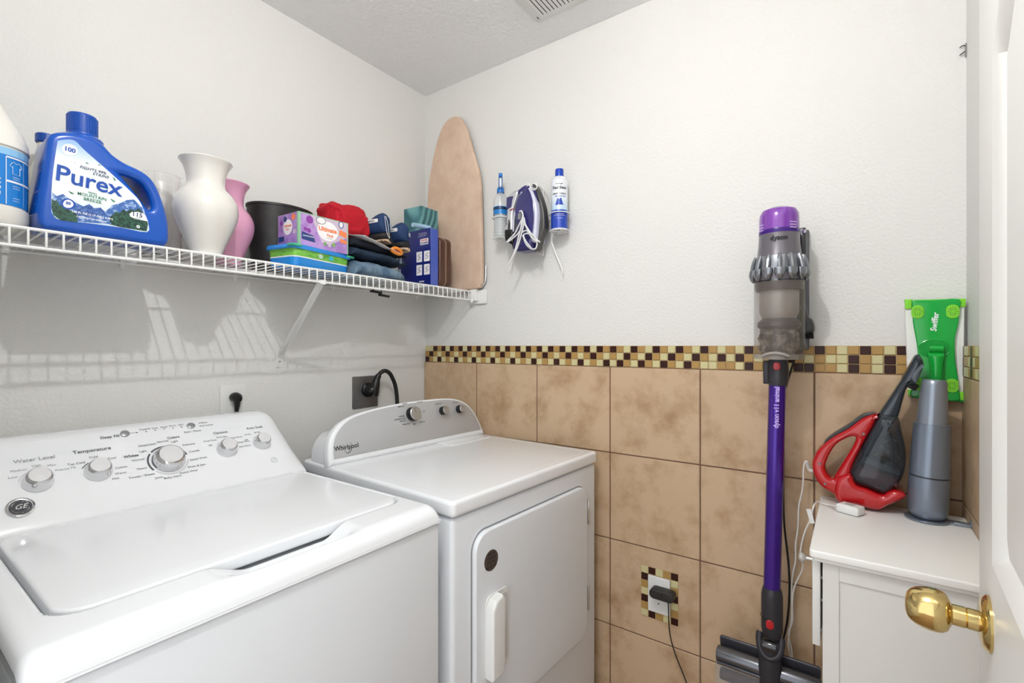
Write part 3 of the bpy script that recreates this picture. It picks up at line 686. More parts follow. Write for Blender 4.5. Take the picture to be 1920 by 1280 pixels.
def jtext(s, u, z, sz, b=0, mi=2):
    me = text(s, sz, b); a = R(u)
    p = onjug(u, z, .0016); p2 = onjug(u+2, z, .0016); ux = (p2-p).normalized(); k = len(lb2.v)
    pts = []
    for v in me.vertices:
        uu = u + math.degrees(v.co.x/.085); q = onjug(uu, z+v.co.y, .0016); pts.append(q)
    lb2.add(pts, [tuple(f.vertices) for f in me.polygons], mi)
jtext('KEEP OUT OF', -90, .088, .0064, .0003); jtext('REACH OF', -87, .080, .0064, .0003); jtext('CHILDREN', -87, .072, .0064, .0003); jtext('CAUTION', -90, .061, .0086, .0004)
jtext('EYE IRRITANT', -88, .052, .0045); jtext('HARMFUL IF', -88, .047, .0045)
for i, (u, z) in enumerate(((-56, .098), (-56, .094), (-56, .080), (-56, .0755), (-56, .056), (-56, .051), (-25, .120), (-25, .100), (-25, .078), (-25, .060))): jtext('mmmnnmm', u, z, .0036)
for k in range(9): jugpatch(-108+k*3, -107+k*3 + (.6 if k % 2 else 0), .113, .123, 3, .0015)
tee = [(-63, .126), (-60, .128), (-56, .125), (-52, .128), (-49, .126), (-46, .119), (-49, .117), (-50, .119), (-50, .104), (-62, .104), (-62, .119), (-63, .117), (-66, .119)]
lb2.tube([onjug(u, z, .0014) for u, z in tee], .0005, 4, 2, closed=True)
lb2.ob('label', [WL, M('label_pale_blue', '8fc4ea', .35), INKW, INKD], wj, smooth=False)

# small bottle behind
t = thing('small_bottle', 'white bottle with dark blue cap, half hidden behind the blue jug', 'bottle', (-1.318, -.075, TOP))
MB().lathe([(.0, 0), (.030, 0), (.033, .006), (.033, .15), (.030, .175), (.022, .20), (.0175, .225), (.016, .245), (0, .246)], 32).ob('bottle_body', M('white_bottle', 'e4e2dc', .35), t)
MB().lathe([(.0185, .243), (.0205, .245), (.0205, .262), (.019, .264), (0, .264)], 32).ob('cap', M('dark_blue_cap'), t)
MB().lathe([(.0334, .03), (.0336, .031), (.0336, .13), (.0334, .131)], 32, caps=False).ob('label', M('label_pale_blue'), t)

# ------------------------------------------------------------------ vases
PEARL = M('pearl_white_glass', 'e2dfd9', .22, .0, coat=.6, sss=0)
def vase(name, label, mat, loc, sc=1, hs=1):
    t = thing(name, label, 'vase', loc)
    pr = [(.0, 0), (.036, 0), (.039, .004), (.0385, .012), (.045, .030), (.060, .065), (.0715, .095), (.0765, .120), (.0740, .143), (.063, .165), (.0495, .180), (.0450, .190), (.0445, .203), (.047, .220), (.053, .238), (.0615, .2515), (.0625, .2540), (.061, .2545), (.0585, .250), (.050, .236), (.043, .218), (.0405, .203), (.041, .190), (.046, .178), (.058, .163), (.070, .143), (.073, .120), (.068, .095), (.056, .065), (.040, .030), (.03, .010), (0, .010)]
    pr = [(a.x, a.y) for a in cr([Vector((r*sc, z*hs, 0)) for r, z in pr], 2)]
    pr[0] = (0, 0); pr[-1] = (0, pr[-1][1])
    MB().lathe([(max(a, 0), b) for a, b in pr], 56, caps=False).ob('vase_body', mat, t, ang=50)
    return t
vase('flower_vase', 'pearly white flared glass vase on the wire shelf, right of the blue jug', PEARL, (-1.035, -.232, TOP))
vase('flower_vase', 'pink flared vase standing behind the pearly white vase', M('pink_glass', 'd79bb8', .25, coat=.4), (-.932, -.124, TOP), .92, .96)
t = thing('glass_vase', 'tall clear glass cylinder vase behind the blue jug handle', 'vase', (-1.085, -.075, TOP))
MB().lathe([(0, 0), (.044, 0), (.047, .004), (.048, .22), (.049, .232), (.0475, .232), (.0455, .22), (.0445, .012), (0, .010)], 48, caps=False).ob('vase_body', GLASS, t)

# ------------------------------------------------------------------ black waste bin
t = thing('waste_bin', 'black plastic round bin standing behind the purple box', 'bin', (-.750, -.086, TOP))
m = MB().lathe([(0, 0), (.086, 0), (.090, .004), (.1045, .208), (.107, .209), (.107, .216), (.104, .216), (.102, .205), (.088, .008), (0, .006)], 56, caps=False, sy=.76)
m.ob('bin_body', M('bin_black', '1d1c1c', .45, bump=(8, .3, .01), var=('2c2a29', 30, .5, .7)), t)
MB().box((-.004, -.0800, .06), (.004, -.0760, .205)).ob('rib', M('bin_black'), t)

# ------------------------------------------------------------------ wipes packs (one tub with lid flange)
BLU = M('pack_blue', '1d86d8', .22, coat=.3); GRN = M('pack_green', '7cc24a', .25, coat=.3)
t = thing('wipes_tub', 'flat blue and green wipes tub under the purple box', 'storage tub', Tt(-.722, -.218, TOP, rz=11))
def slab(x0, y0, x1, y1, r, z0, z1, g=0): return [[(a, b, z0) for a, b in rrect(x0+g, y0+g, x1-g, y1-g, r)], [(a, b, z1) for a, b in rrect(x0, y0, x1, y1, r)]]
X0, X1, Y0, Y1 = -.116, .116, -.060, .062
m = MB().loft([[(a*.94, b*.92, 0) for a, b in rrect(X0, Y0, X1, Y1, .025)], [(a*.97, b*.96, .004) for a, b in rrect(X0, Y0, X1, Y1, .025)], [(a*.985, b*.98, .028) for a, b in rrect(X0, Y0, X1, Y1, .025)]]).ob('tub_base', BLU, t)
MB().loft([[(a*.99, b*.985, .028) for a, b in rrect(X0, Y0, X1, Y1, .025)], [(a*.992, b*.987, .0315) for a, b in rrect(X0, Y0, X1, Y1, .025)]]).ob('white_stripe', PLASTW, t)
m = MB().loft([[(a*.985, b*.98, .0315) for a, b in rrect(X0, Y0, X1, Y1, .025)], [(a, b, .053) for a, b in rrect(X0, Y0, X1, Y1, .025)]])
m.ob('tub_middle', M('pack_green_print', '7cc24a', .25, coat=.3, var=('4f9a35', 30, .45, .6, (1, 1, 5))), t)
m = MB().loft([[(a*1.05, b*1.05, .053) for a, b in rrect(X0, Y0, X1, Y1, .02)], [(a*1.06, b*1.06, .057) for a, b in rrect(X0, Y0, X1, Y1, .02)], [(a*1.03, b*1.03, .066) for a, b in rrect(X0, Y0, X1, Y1, .02)]])
m.ob('lid', BLU, t)
for sx, sy in ((X0+.012, Y0+.012), (X1-.012, Y0+.012)):
    MB().box((sx*1.05-.018, sy*1.05-.016, .0575), (sx*1.05+.018, sy*1.05+.010, .0655), bev=.003).ob('corner_clip', M('pack_teal', '3fb089', .3), t)
m = MB()
for cx, rr, mi in ((-.015, .009, 0), (.028, .010, 1)): m.merge(plate([circ(cx, .043, rr, 20, rr*.75)], .0008), mi, FA((0, Y0+.0005, 0)))
m.ob('print', [M('print_grey', 'b9cfc6', .3), M('print_aqua', '35b4c6', .3)], t)
TT = TOP + .066 + .0005

# purple freshener box
t = thing('freshener_box', 'purple air freshener gift box with round white label on the blue tub', 'box', Tt(-.71, -.217, TT, rz=2))
PP = M('box_lilac', 'b794d0', .3, coat=.3, var=('9d74bd', 22, .45, .6)); PE = M('box_green_edge', '8fc49a', .35)
bx = MB().box((-.090, -.055, 0), (.090, .055, .104), 0, bev=.001, seg=1)
fy = -.0553
def BP(pts, mi, z=0): bx.merge(plate([pts], .0003), mi, FA((0, fy - z, 0)))
def BT(s, x, z, sz, mi, b=0, o=.0008): bx.merge(text(s, sz, b), mi, FA((x, fy - o, z)))
BP([(-.090, 0), (-.083, 0), (-.083, .104), (-.090, .104)], 1, .0001); BP([(.0865, 0), (.090, 0), (.090, .104), (.0865, .104)], 1, .0001); BP([(-.083, .1015), (.0865, .1015), (.0865, .104), (-.083, .104)], 1, .0001)
BP([(-.05, .1015), (.0865, .1015), (.0865, .055), (.02, .02), (-.01, .022)], 8, .0002)
BP(circ(.012, .062, .038, 40, .031), 2, .0004)
BP(circ(-.013, .091, .0175, 28, .0115), 4, .0006); BP(circ(-.013, .091, .0155, 28, .0098), 7, .0008)
BP([(-.079, .022), (-.032, .018), (-.040, .038), (-.079, .045)], 5, .0003)
BP(circ(-.052, .086, .012, 24), 6, .0003); BP(circ(-.066, .055, .006, 20), 6, .0003); BP(circ(-.055, .052, .007, 20), 6, .0003); BP(circ(.062, .093, .010, 20, .012), 5, .0005); BP(circ(.062, .093, .007, 20, .009), 2, .0007)
BP([(.054, .058), (.084, .052), (.084, .070), (.056, .076)], 3, .0004); BP([(.058, .035), (.084, .032), (.084, .044), (.058, .047)], 3, .0004)
BP(circ(.002, .020, .006, 16), 9, .0004); BP(circ(.018, .018, .006, 16), 8, .0004); BP(circ(.034, .022, .007, 16), 9, .0004)
BT('Ultimate', .012, .066, .0190, 3, .0008, .0010); BT('Pack', .020, .049, .0125, 3, .0004, .0010); BT('GREAT', -.013, .094, .0075, 2, .0002, .0014); BT('value', -.013, .087, .0075, 2, .0002, .0014)
BT('SCENTED BEADS', -.057, .033, .0050, 2, .0001, .0010); BT('fresh blend', .018, .040, .0045, 4, 0, .0010)
# left face print
Lf = frame((-.0903, 0, 0), (0, -1, 0), (0, 0, 1), (-1, 0, 0))
for pts, mi, z in ((circ(.0, .062, .024, 32), 2, .0003), (circ(-.014, .088, .009, 20), 5, .0006), ([(-.05, .02), (-.02, .02), (-.02, .036), (-.05, .036)], 5, .0003), (circ(.03, .09, .010, 16), 3, .0003), (circ(-.035, .078, .008, 16), 6, .0003), (circ(.035, .045, .008, 16), 8, .0003)):
    bx.merge(plate([pts], .0003), mi, Lf @ Tt(z=z))
bx.merge(text('Ultimate', .0115, .0004), 3, Lf @ Tt(0, .066, .0008)); bx.merge(text('Pack', .008, .0003), 3, Lf @ Tt(0, .055, .0008))
bx.merge(plate([[(.0485, 0), (.055, 0), (.055, .104), (.0485, .104)]], .0003), 1, Lf @ Tt(z=.0003))
bx.ob('carton', [PP, PE, M('print_white', 'f5f2f4', .35), M('print_orange', 'ee8350', .35), M('print_dark_green', '3a5a48', .35), M('print_navy', '24407c', .35), M('print_violet', '8c3f9e', .35), M('print_white'), M('print_pale', 'cdbcd0', .35), M('print_leaf', '7ea86a', .35)], t, smooth=False)

# ------------------------------------------------------------------ folded clothes
def bump_mesh(o, amp, sc, sub=0, seed=0, amp2=0):
    me = o.data
    if sub:
        bm = bmesh.new(); bm.from_mesh(me); bmesh.ops.subdivide_edges(bm, edges=bm.edges, cuts=sub, use_grid_fill=True); bm.to_mesh(me); bm.free()
    nrm = [v.normal.copy() for v in me.vertices]
    for v, n in zip(me.vertices, nrm):
        p = v.co*sc + Vector((seed*7.3, seed*3.1, 0)); v.co += n*(amp*noise.noise(p) + amp2*noise.noise(p*3.1))
    me.update(); me.polygons.foreach_set('use_smooth', [True]*len(me.polygons))
def denim(name, label, col, col2, x0, x1, y0, y1, z0, z1, drop, seed, mat=None):
    t = thing(name, label, 'jeans', ((x0+x1)/2, (y0+y1)/2, z0), 'folded jeans on the shelf')
    rings = []; N = 26; h = (z1-z0)
    for i in range(N+1):
        u = i/N; x = (x0-x1)/2 + (x1-x0)*u
        e = max(0, (abs(u-.5)*2 - .86)/.14); s_ = math.sqrt(max(1-e*e, .02))
        zc = h/2 + drop*((1-u)**1.5); hh = h/2*(1 if u < .5 else 1-.35*(u-.5)*2)*s_
        zc = zc - (h/2-hh)*.9
        rings.append([(x, b*(y1-y0)/2*(.97+.03*math.sin(u*9+seed)), max(zc+c*hh, 0 if drop < .001 else c*0)) for _, b, c in [(0, p[0], p[1]) for p in [(math.copysign(abs(math.cos(a))**.55, math.cos(a)), math.copysign(abs(math.sin(a))**.75, math.sin(a))) for a in [2*math.pi*k/40 for k in range(40)]]]])
    o = MB().loft(rings).ob('folded_leg', mat or M('denim_'+col, col, .85, bump=(900, .5, .001, 2), var=(col2, 28, .42, .62)), t)
    bump_mesh(o, .005, 22, 0, seed, .002)
    # stitched hem at the right end, front side
    st = MB()
    for q in (0, .006):
        st.tube([(x1-(x0+x1)/2-.030-q, (y0-y1)/2*.985-.0012, h*k/8*.78+.004) for k in range(1, 8)], .0007, 5)
    st.ob('stitching', M('denim_thread', 'a9b2bd', .8), t)
    return t
denim('folded_jeans', 'light blue faded folded jeans, lowest in the clothes pile', '71889b', '47607a', -.600, -.375, -.286, -.07, TOP, TOP+.058, 0, 1)
denim('folded_jeans', 'dark blue folded jeans in the middle of the clothes pile', '1c3048', '0f1d30', -.61, -.365, -.280, -.07, TOP+.058, TOP+.094, .010, 2)
denim('folded_jeans', 'near-black folded jeans, topmost pair in the clothes pile', '141c2a', '0b111b', -.60, -.355, -.265, -.07, TOP+.095, TOP+.128, .008, 3)
ZJ = TOP + .135
# red cloth
t = thing('red_garment', 'crumpled bright red folded garment behind the purple box', 'clothing', (-.562, -.165, ZJ-.006))
bm = bmesh.new(); bmesh.ops.create_icosphere(bm, subdivisions=5, radius=1)
me = bpy.data.meshes.new('g'); 
for v in bm.verts:
    c = v.co.copy(); q = Vector([math.copysign(abs(a)**.62, a) for a in c])
    f = 1 + .08*noise.noise(c*1.6+Vector((3, 1, 0))) + .030*math.sin(c.z*13 + 4*noise.noise(c*2.2) + c.x*3) + .05*noise.noise(c*5)
    v.co = Vector((q.x*.082*f, q.y*.070*f, q.z*.064*f + .064 - .008*c.x + .006*math.sin(c.x*7)))
bm.to_mesh(me); bm.free(); mb = MB().merge(me); mb.ob('folded_cloth', M('red_cloth', 'b00a1e', .85, bump=(500, .4, .001)), t, ang=80)

# shoes
def shoe(label, loc, rz, rx=0):
    t = thing('shoe', label, 'shoe', Tt(*loc, rz=rz) @ Matrix.Rotation(R(rx), 4, 'X') @ Matrix.Scale(1.06, 4), 'navy slip-on shoes on the clothes')
    L = .20; N = 22
    def W(u): return (.030 + .012*sm(.35, .75, u))*math.sqrt(max(1-max(0, (u-.72)/.28)**2.2, .03))*(math.sqrt(max(1-max(0, (.10-u)/.10)**2, .12)))
    def H(u): return .072 - .030*sm(.12, .5, u) - .018*sm(.6, 1, u)
    up = []; ms = []; os_ = []
    for i in range(N+1):
        u = i/N; y = L*u; w_ = W(u); h = H(u)
        r = []
        for k in range(28):
            a = 2*math.pi*k/28; c, s_ = math.cos(a), math.sin(a)
            r.append((w_*math.copysign(abs(c)**.8, c)*(1-.22*max(s_, 0)), y - .004*max(s_, 0), .034 + (h*.5)*(s_+1)*(.72+.28*min(1, u/.09)**.5)))
        up.append(r)
        ms.append([(w_*1.08*math.copysign(abs(math.cos(a))**.7, math.cos(a)), y, .010 + .013*(math.sin(a)+1)) for a in [2*math.pi*k/24 for k in range(24)]])
        os_.append([(w_*1.05*math.copysign(abs(math.cos(a))**.6, math.cos(a)), y, .0 + .006*(math.sin(a)+1)) for a in [2*math.pi*k/24 for k in range(24)]])
    o = MB().loft(up).ob('upper', M('navy_fabric', '17345f', .7, bump=(700, .4, .001)), t)
    MB().loft(ms).ob('midsole', M('shoe_black', '1b1b1f', .6), t)
    MB().loft(os_).ob('outsole', M('shoe_tan_sole', 'cdb49a', .75, var=('7c5d48', 45, .48, .6)), t)
    m = MB()
    m.merge(plate([rrect(-.006, .052, .006, .066, .001, 2)], .001), 0, FA((.004, -.0055, .0)))
    m.ob('heel_mark', M('shoe_silver', 'a9b2c0', .5), t)
    m = MB(); Ls = frame((-.031, .05, .075), (0, -1, 0), (0, 0, 1), (-1, 0, 0))
    m.merge(plate([rrect(-.026, -.006, .026, .006, .001, 2)], .003), 0, Ls); m.merge(text('fashion', .010, .0003), 1, Ls @ Tt(z=.0018))
    m.ob('side_label', [PLASTW, M('navy_fabric')], t)
    return t
shoe('navy blue slip-on shoe with white side strip, nearer the red garment', (-.432, -.262, ZJ+.004), 24, -6)
shoe('navy blue slip-on shoe beside the blue box, heel forward', (-.342, -.262, ZJ-.012), 22, -5)
# white paper / cloth under the shoes
t = thing('white_paper', 'crumpled white paper sheet poking out beneath the navy shoes', 'paper', (-.50, -.275, ZJ-.012))
vs = []; fs = []; nx, ny = 16, 10
for j in range(ny+1):
    for i in range(nx+1):
        u, v = i/nx, j/ny; vs.append((-.075+.165*u-.02*v, -.028+.10*v+.012*u, .012-.034*u+.014*v + .005*noise.noise(Vector((u*4, v*3, 1)))))
fs = [(j*(nx+1)+i, j*(nx+1)+i+1, (j+1)*(nx+1)+i+1, (j+1)*(nx+1)+i) for j in range(ny) for i in range(nx)]
o = MB().add(vs, fs).ob('sheet', M('paper_white', 'dcdadb', .8), t); md = o.modifiers.new('s', 'SOLIDIFY'); md.thickness = .0012
t = thing('tape_measure', 'orange oval clip lying on the paper beneath the shoes', 'clip', (-.425, -.287, ZJ-.026))
MB().tube([(-.022, 0, 0), (-.012, -.004, .007), (.010, -.004, .004), (.024, 0, -.006), (.012, .003, -.010), (-.012, .003, -.006)], .0062, 10, smooth=4, closed=True).ob('ring', M('orange_plastic', 'e58a2c', .4), t)
MB().box((-.012, -.004, -.003), (.012, .004, .001), 0, Tt(ry=14), bev=.001).ob('insert', M('red_plastic', 'b5121b', .3), t)
t.name = 'oval_clip'
t = thing('lanyard_tag', 'small black tag on white string hanging from a shoe', 'tag', (-.462, -.303, ZJ+.005))
MB().merge(plate([rrect(-.013, -.0045, .013, .0045, .002, 3)], .004, .001), 0, FA((0, 0, -.006)) @ Tt(rz=-38)).ob('tag_body', BLACKP, t)
MB().tube([(-.006, .0, -.001), (-.016, .004, .02), (-.018, .010, .055), (-.014, .02, .085)], .0008, 5, smooth=4).tube([(-.006, .0, -.001), (-.008, .004, .02), (-.008, .010, .055), (-.009, .02, .085)], .0008, 5, smooth=4).ob('string', M('string_white', 'e8e8e8', .7), t)

# ------------------------------------------------------------------ blue box, brown case, tissue box
NB = M('box_royal_blue', '0f1f70', .3, coat=.3)
t = thing('appliance_box', 'royal blue carton with four small pictures, standing beside the brown case', 'box', (-.223, -.19, TOP))
bx = MB().box((-.026, -.095, 0), (.016, .095, .228), 0, bev=.0015, seg=1)
Lf = frame((-.0263, 0, 0), (0, -1, 0), (0, 0, 1), (-1, 0, 0))
def S(pts, mi, z=.0003): bx.merge(plate([pts], .0003), mi, Lf @ Tt(z=z))
S([(-.095, 0), (.095, 0), (.095, .228), (-.095, .228)], 1, .0001)
for px in (.015, .058):
    for pz in (.045, .098):
        S(rrect(px, pz, px+.032, pz+.042, .002, 2), 2, .0004)
        bx.tube([(px+.008, pz+.010, 0), (px+.022, pz+.018, 0), (px+.010, pz+.026, 0), (px+.024, pz+.034, 0)], .0011, 5, 3, Lf @ Tt(z=.0006), smooth=4)
S(rrect(.036, .166, .082, .190, .002, 2), 2, .0004)
bx.merge(text('TRAVEL', .0115, .0004), 4, Lf @ Tt(.059, .183, .0008)); bx.merge(text('STEAMER', .0105, .0004), 3, Lf @ Tt(.059, .172, .0008))
for i, (a, b) in enumerate(((.060, .213), (.062, .207), (.055, .201))): bx.merge(text('mnm nmmn nm mnmn', .0050), 2, Lf @ Tt(a-.01, b, .0006))
bx.merge(text('Rowenta', .010, .0003) if False else text('nnmnn', .010, .0003), 2, Lf @ Tt(.045, .020, .0006))
bx.ob('carton', [M('box_edge_blue', '4a5db4', .3, coat=.3), NB, M('print_white'), M('print_navy'), M('print_red', 'c0392b', .4)], t, smooth=False)
t = thing('brown_case', 'dark brown plastic case with rounded corners, leaning by the ironing board', 'case', (-.164, -.195, TOP))
BR = M('brown_plastic', '4e2c1d', .35, coat=.3)
TB = frame((0, 0, .1025), (0, -1, 0), (0, 0, 1), (-1, 0, 0))
MB().merge(plate([rrect(-.092, -.1025, .092, .1025, .025, 8)], .034, .010, 4), 0, TB @ Tt(z=.0185)).ob('case_half', BR, t)
MB().merge(plate([rrect(-.092, -.1025, .092, .1025, .025, 8)], .034, .010, 4), 0, TB @ Tt(z=-.0185)).ob('case_half', BR, t)
MB().merge(plate([rrect(-.0905, -.101, .0905, .101, .024, 8)], .006), 0, TB).ob('seam', M('brown_seam', '8a6a55', .4), t)
t = thing('tissue_box', 'teal swirl-patterned cube tissue box on top of the blue carton', 'tissue box', (-.162, -.140, TOP+.2285))
TE = M('teal_swirl', '4b8286', .45)
nt = TE.node_tree; tc = nt.nodes.new('ShaderNodeTexCoord'); wv = nt.nodes.new('ShaderNodeTexWave'); wv.inputs['Scale'].default_value = 9; wv.inputs['Distortion'].default_value = 16; wv.inputs['Detail'].default_value = 1.5; wv.inputs['Detail Scale'].default_value = .6
rp = nt.nodes.new('ShaderNodeValToRGB'); rp.color_ramp.elements[0].color = srgb('2f5f68'); rp.color_ramp.elements[1].color = srgb('6ea3a6'); e = rp.color_ramp.elements.new(.5); e.color = srgb('447a80')
nt.links.new(tc.outputs['Object'], wv.inputs[0]); nt.links.new(wv.outputs['Fac'], rp.inputs[0]); nt.links.new(rp.outputs[0], nt.nodes['Principled BSDF'].inputs['Base Color'])
MB().box((-.051, -.051, 0), (.051, .051, .112), 0, Tt(rz=3), bev=.001, seg=1).ob('carton', TE, t)
MB().merge(plate([circ(0, 0, .028, 24, .02)], .0006), 0, Tt(z=.1125, rz=3)).ob('opening', PLASTW, t)
t = thing('plastic_roll', 'pale blue translucent rolled bag on top of the blue carton', 'bag roll', (-.262, -.235, TOP+.2285+.009))
MB().tube([(-.035, 0, .0), (-.02, 0, .001), (.02, -.006, .002), (.045, -.012, .001)], .009, 14, smooth=3).ob('roll', M('pale_blue_film', '9fc0d6', .3), t)

# ------------------------------------------------------------------ ironing board
T = FB(Vector((-.012, -.205, TOP)))
t = thing('ironing_board', 'tabletop ironing board with beige cover, upright against the tiled-wall corner', 'ironing board', T)
bo = [(-.165, .045), (-.163, .22), (-.157, .40), (-.150, .50), (-.125, .60), (-.098, .68), (-.072, .73), (-.040, .762), (0, .772), (.036, .762), (.062, .73), (.085, .68), (.115, .59), (.148, .49), (.157, .40), (.163, .22), (.165, .045), (.155, .018), (.125, .004), (-.125, .004), (-.155, .018)]
bo = smo(bo+bo[:1], 4)[:-1]
MB().merge(plate([bo], .022, .006, 4), 0, Tt(z=.014)).ob('board_cover', M('beige_cloth', 'd9bfa9', .9, var=('cdb09a', 14, .4, .65), bump=(600, .3, .001)), t)
MB().merge(plate([[(a*.97, b*.985+.004) for a, b in bo]], .004), 0, Tt(z=.0008)).ob('board_back', M('board_metal', '55524e', .5, .5), t)
MB().tube([(.10, .006, .004), (.145, .012, .002), (.168, .04, .002), (.172, .10, .004)], .003, 6, smooth=4).ob('folded_leg', CHROME, t)

# ================================================================== iron rack on the wall, with iron, bottle and can
K2 = 6.4; O2 = (920, 300)
def rk(lst, x): return trX(lst, O2[0], O2[1], K2, x)
ro = Vector((-.004, onX(1000, 420, -.004).y, onX(1000, 420, -.004).z)); RTm = FB(ro)
t = thing('iron_holder', 'white wire wall rack holding the iron, spray bottle and starch can', 'rack', RTm); RI = RTm.inverted()
def L3(lst, x): return [RI @ p for p in rk(lst, x)]
m = MB()
m.tube(L3([(632, 330), (634, 860), (632, 1142)], -.010), .0018, 6, smooth=3)
m.tube(L3([(632, 1142), (470, 1105), (330, 1120)], -.055), .0018, 6, smooth=3)
m.tube(L3([(560, 320), (600, 315), (635, 350), (700, 450), (740, 600), (742, 700)], -.012), .0016, 6, smooth=4)
m.ob('back_frame', WIRE, t)
m = MB().tube(L3([(400, 330), (382, 300), (400, 270), (435, 268), (465, 300)], -.05), .0017, 6, smooth=4).tube(L3([(470, 300), (478, 330), (520, 358), (556, 330), (545, 290), (515, 280), (480, 290)], -.115), .0020, 6, smooth=4, closed=False)
m.tube(L3([(465, 300), (500, 330), (545, 345)], -.11), .0017, 6, smooth=4); m.ob('top_loop', WIRE, t)
for nm, x, lst in (('hook', -.030, [(300, 1110), (275, 1180), (240, 1280), (215, 1340)]), ('hook', -.030, [(735, 890), (735, 990), (790, 1150), (850, 1290), (855, 1370), (835, 1385)])):
    MB().tube(L3(lst, x), .0022, 6, smooth=5).ob(nm, WIRE, t)
def ring3(cx, cy, cz, r, rr=.0017, flat=1): return [RI @ Vector((cx + r*math.cos(a)*flat, cy + r*math.sin(a), cz)) for a in [2*math.pi*k/28 for k in range(28)]]
c1 = onX(1048, 401, -.055); cb = onX(1046, 433, -.055)
canY, canZ = c1.y, cb.z
CX_ = -.052
m = MB().tube(ring3(CX_, canY, c1.z, .0385), .0019, 6, closed=True).ob('can_ring', WIRE, t)
m = MB().tube(ring3(CX_, canY, canZ, .036), .0019, 6, closed=True)
m.tube([RI @ Vector((CX_ + .03*math.cos(a), canY + .018*math.sin(2*a), canZ)) for a in [2*math.pi*k/36 for k in range(36)]], .0016, 6, closed=True)
m.ob('can_tray', WIRE, t)
MB().tube([RI @ Vector((-.006, canY+.03, c1.z)), RI @ Vector((CX_+.036, canY+.01, c1.z))], .0018, 6).tube([RI @ Vector((-.006, canY+.03, canZ)), RI @ Vector((CX_+.034, canY+.01, canZ))], .0018, 6).tube([RI @ Vector((-.006, canY+.03, c1.z+.05)), RI @ Vector((-.006, canY+.03, canZ-.03))], .0018, 6).ob('can_bracket', WIRE, t)
b1 = onX(938, 409, -.060); bb = onX(938, 447, -.060); BX_ = -.058; botY, botZ = b1.y, bb.z
MB().tube(ring3(BX_, botY, b1.z, .0330), .0018, 6, closed=True).ob('bottle_ring', WIRE, t)
m = MB().tube(ring3(BX_, botY, botZ, .031), .0018, 6, closed=True); m.tube([RI @ Vector((BX_ + .026*math.cos(a), botY + .014*math.sin(2*a), botZ)) for a in [2*math.pi*k/36 for k in range(36)]], .0015, 6, closed=True); m.ob('bottle_tray', WIRE, t)
MB().tube([RI @ Vector((-.008, botY-.035, b1.z)), RI @ Vector((BX_+.028, botY-.015, b1.z))], .0016, 6).tube([RI @ Vector((-.008, botY-.035, botZ)), RI @ Vector((BX_+.028, botY-.015, botZ))], .0016, 6).tube([RI @ Vector((-.008, botY-.035, b1.z)), RI @ Vector((-.008, botY-.035, botZ-.02))], .0016, 6).tube([RI @ Vector((-.008, botY-.035, b1.z)), RI @ Vector((-.008, ro.y, b1.z))], .0016, 6).tube([RI @ Vector((-.008, ro.y, c1.z)), RI @ Vector((-.006, canY+.03, c1.z))], .0016, 6).ob('bottle_bracket', WIRE, t)

# starch can
t = thing('starch_can', 'white and blue spray starch can in the right ring of the rack', 'spray can', (CX_, canY, canZ+.002))
Hc = onX(1060, 315, CX_).z - canZ - .002
MB().lathe([(.0, 0), (.029, 0), (.031, .002), (.031, .003)], 40, caps=False).lathe([(.031, Hc*.795), (.0285, Hc*.835), (.022, Hc*.865), (.017, Hc*.875), (0, Hc*.876)], 40, caps=False).ob('can_shoulder', M('can_white', 'e9edf2', .25, .2, coat=.4), t)
MB().lathe([(.016, Hc*.866), (.0155, Hc*.985), (.0145, Hc), (0, Hc)], 36).ob('cap', M('can_cap_blue', '0f3fae', .3), t)
CM = M('can_print', 'e8eef6', .25, .1, coat=.4)
nt = CM.node_tree; tc = nt.nodes.new('ShaderNodeTexCoord'); sp = nt.nodes.new('ShaderNodeSeparateXYZ'); rp = nt.nodes.new('ShaderNodeValToRGB'); mp_ = nt.nodes.new('ShaderNodeMapRange'); mp_.inputs[2].default_value = Hc*.8
nt.links.new(tc.outputs['Object'], sp.inputs[0]); nt.links.new(sp.outputs['Z'], mp_.inputs[0]); nt.links.new(mp_.outputs[0], rp.inputs[0]); nt.links.new(rp.outputs[0], nt.nodes['Principled BSDF'].inputs['Base Color'])
rp.color_ramp.elements[0].color = srgb('123fae'); rp.color_ramp.elements[1].color = srgb('eceff3')
e = rp.color_ramp.elements.new(.385); e.color = srgb('123fae'); e = rp.color_ramp.elements.new(.39); e.color = srgb('b9d6f0'); e = rp.color_ramp.elements.new(.62); e.color = srgb('e6eef6')
cbm = MB().lathe([(.031, .003), (.031, Hc*.795)], 48, caps=False)
dirc = math.atan2(CAMP.y-canY, CAMP.x-CX_)
def cyl_text(mb, s, r, z, sz, b, mi, a0, uo=0, vert=False):
    me = text(s, sz, b); pts = []
    for v in me.vertices:
        x, y = v.co.x, v.co.y
        if vert: x, y = -v.co.y, v.co.x
        a = a0 + (x+uo)/r; pts.append((r*math.cos(a), r*math.sin(a), z+y))
    mb.add(pts, [tuple(f.vertices) for f in me.polygons], mi)
for s, z, sz, b, mi, uo in (('PREMIUM', .725, .006, .0001, 1, 0), ('Faultless', .665, .0165, .0004, 1, 0), ('HEAVY STARCH', .565, .0075, .0003, 1, 0), ('with extra body', .525, .0065, .0002, 2, .004), ('crisp finish', .490, .0045, 0, 1, 0), ('20 OZ (567 g)', .17, .0045, 0, 3, 0), ('CAUTION CONTENTS', .215, .004, 0, 3, 0), ('UNDER PRESSURE', .24, .004, 0, 3, 0)):
    cyl_text(cbm, s, .0315, Hc*z, sz, b, mi, dirc, uo)
sh_ = [(-.016, 0), (-.018, .012), (-.010, .022), (-.004, .024), (0, .021), (.004, .024), (.010, .022), (.018, .012), (.016, 0)]
top_ = lambda a: .024 - 26*max(abs(a)-.006, 0)**1.5*1.2 - (.003 if abs(a) < .002 else 0)
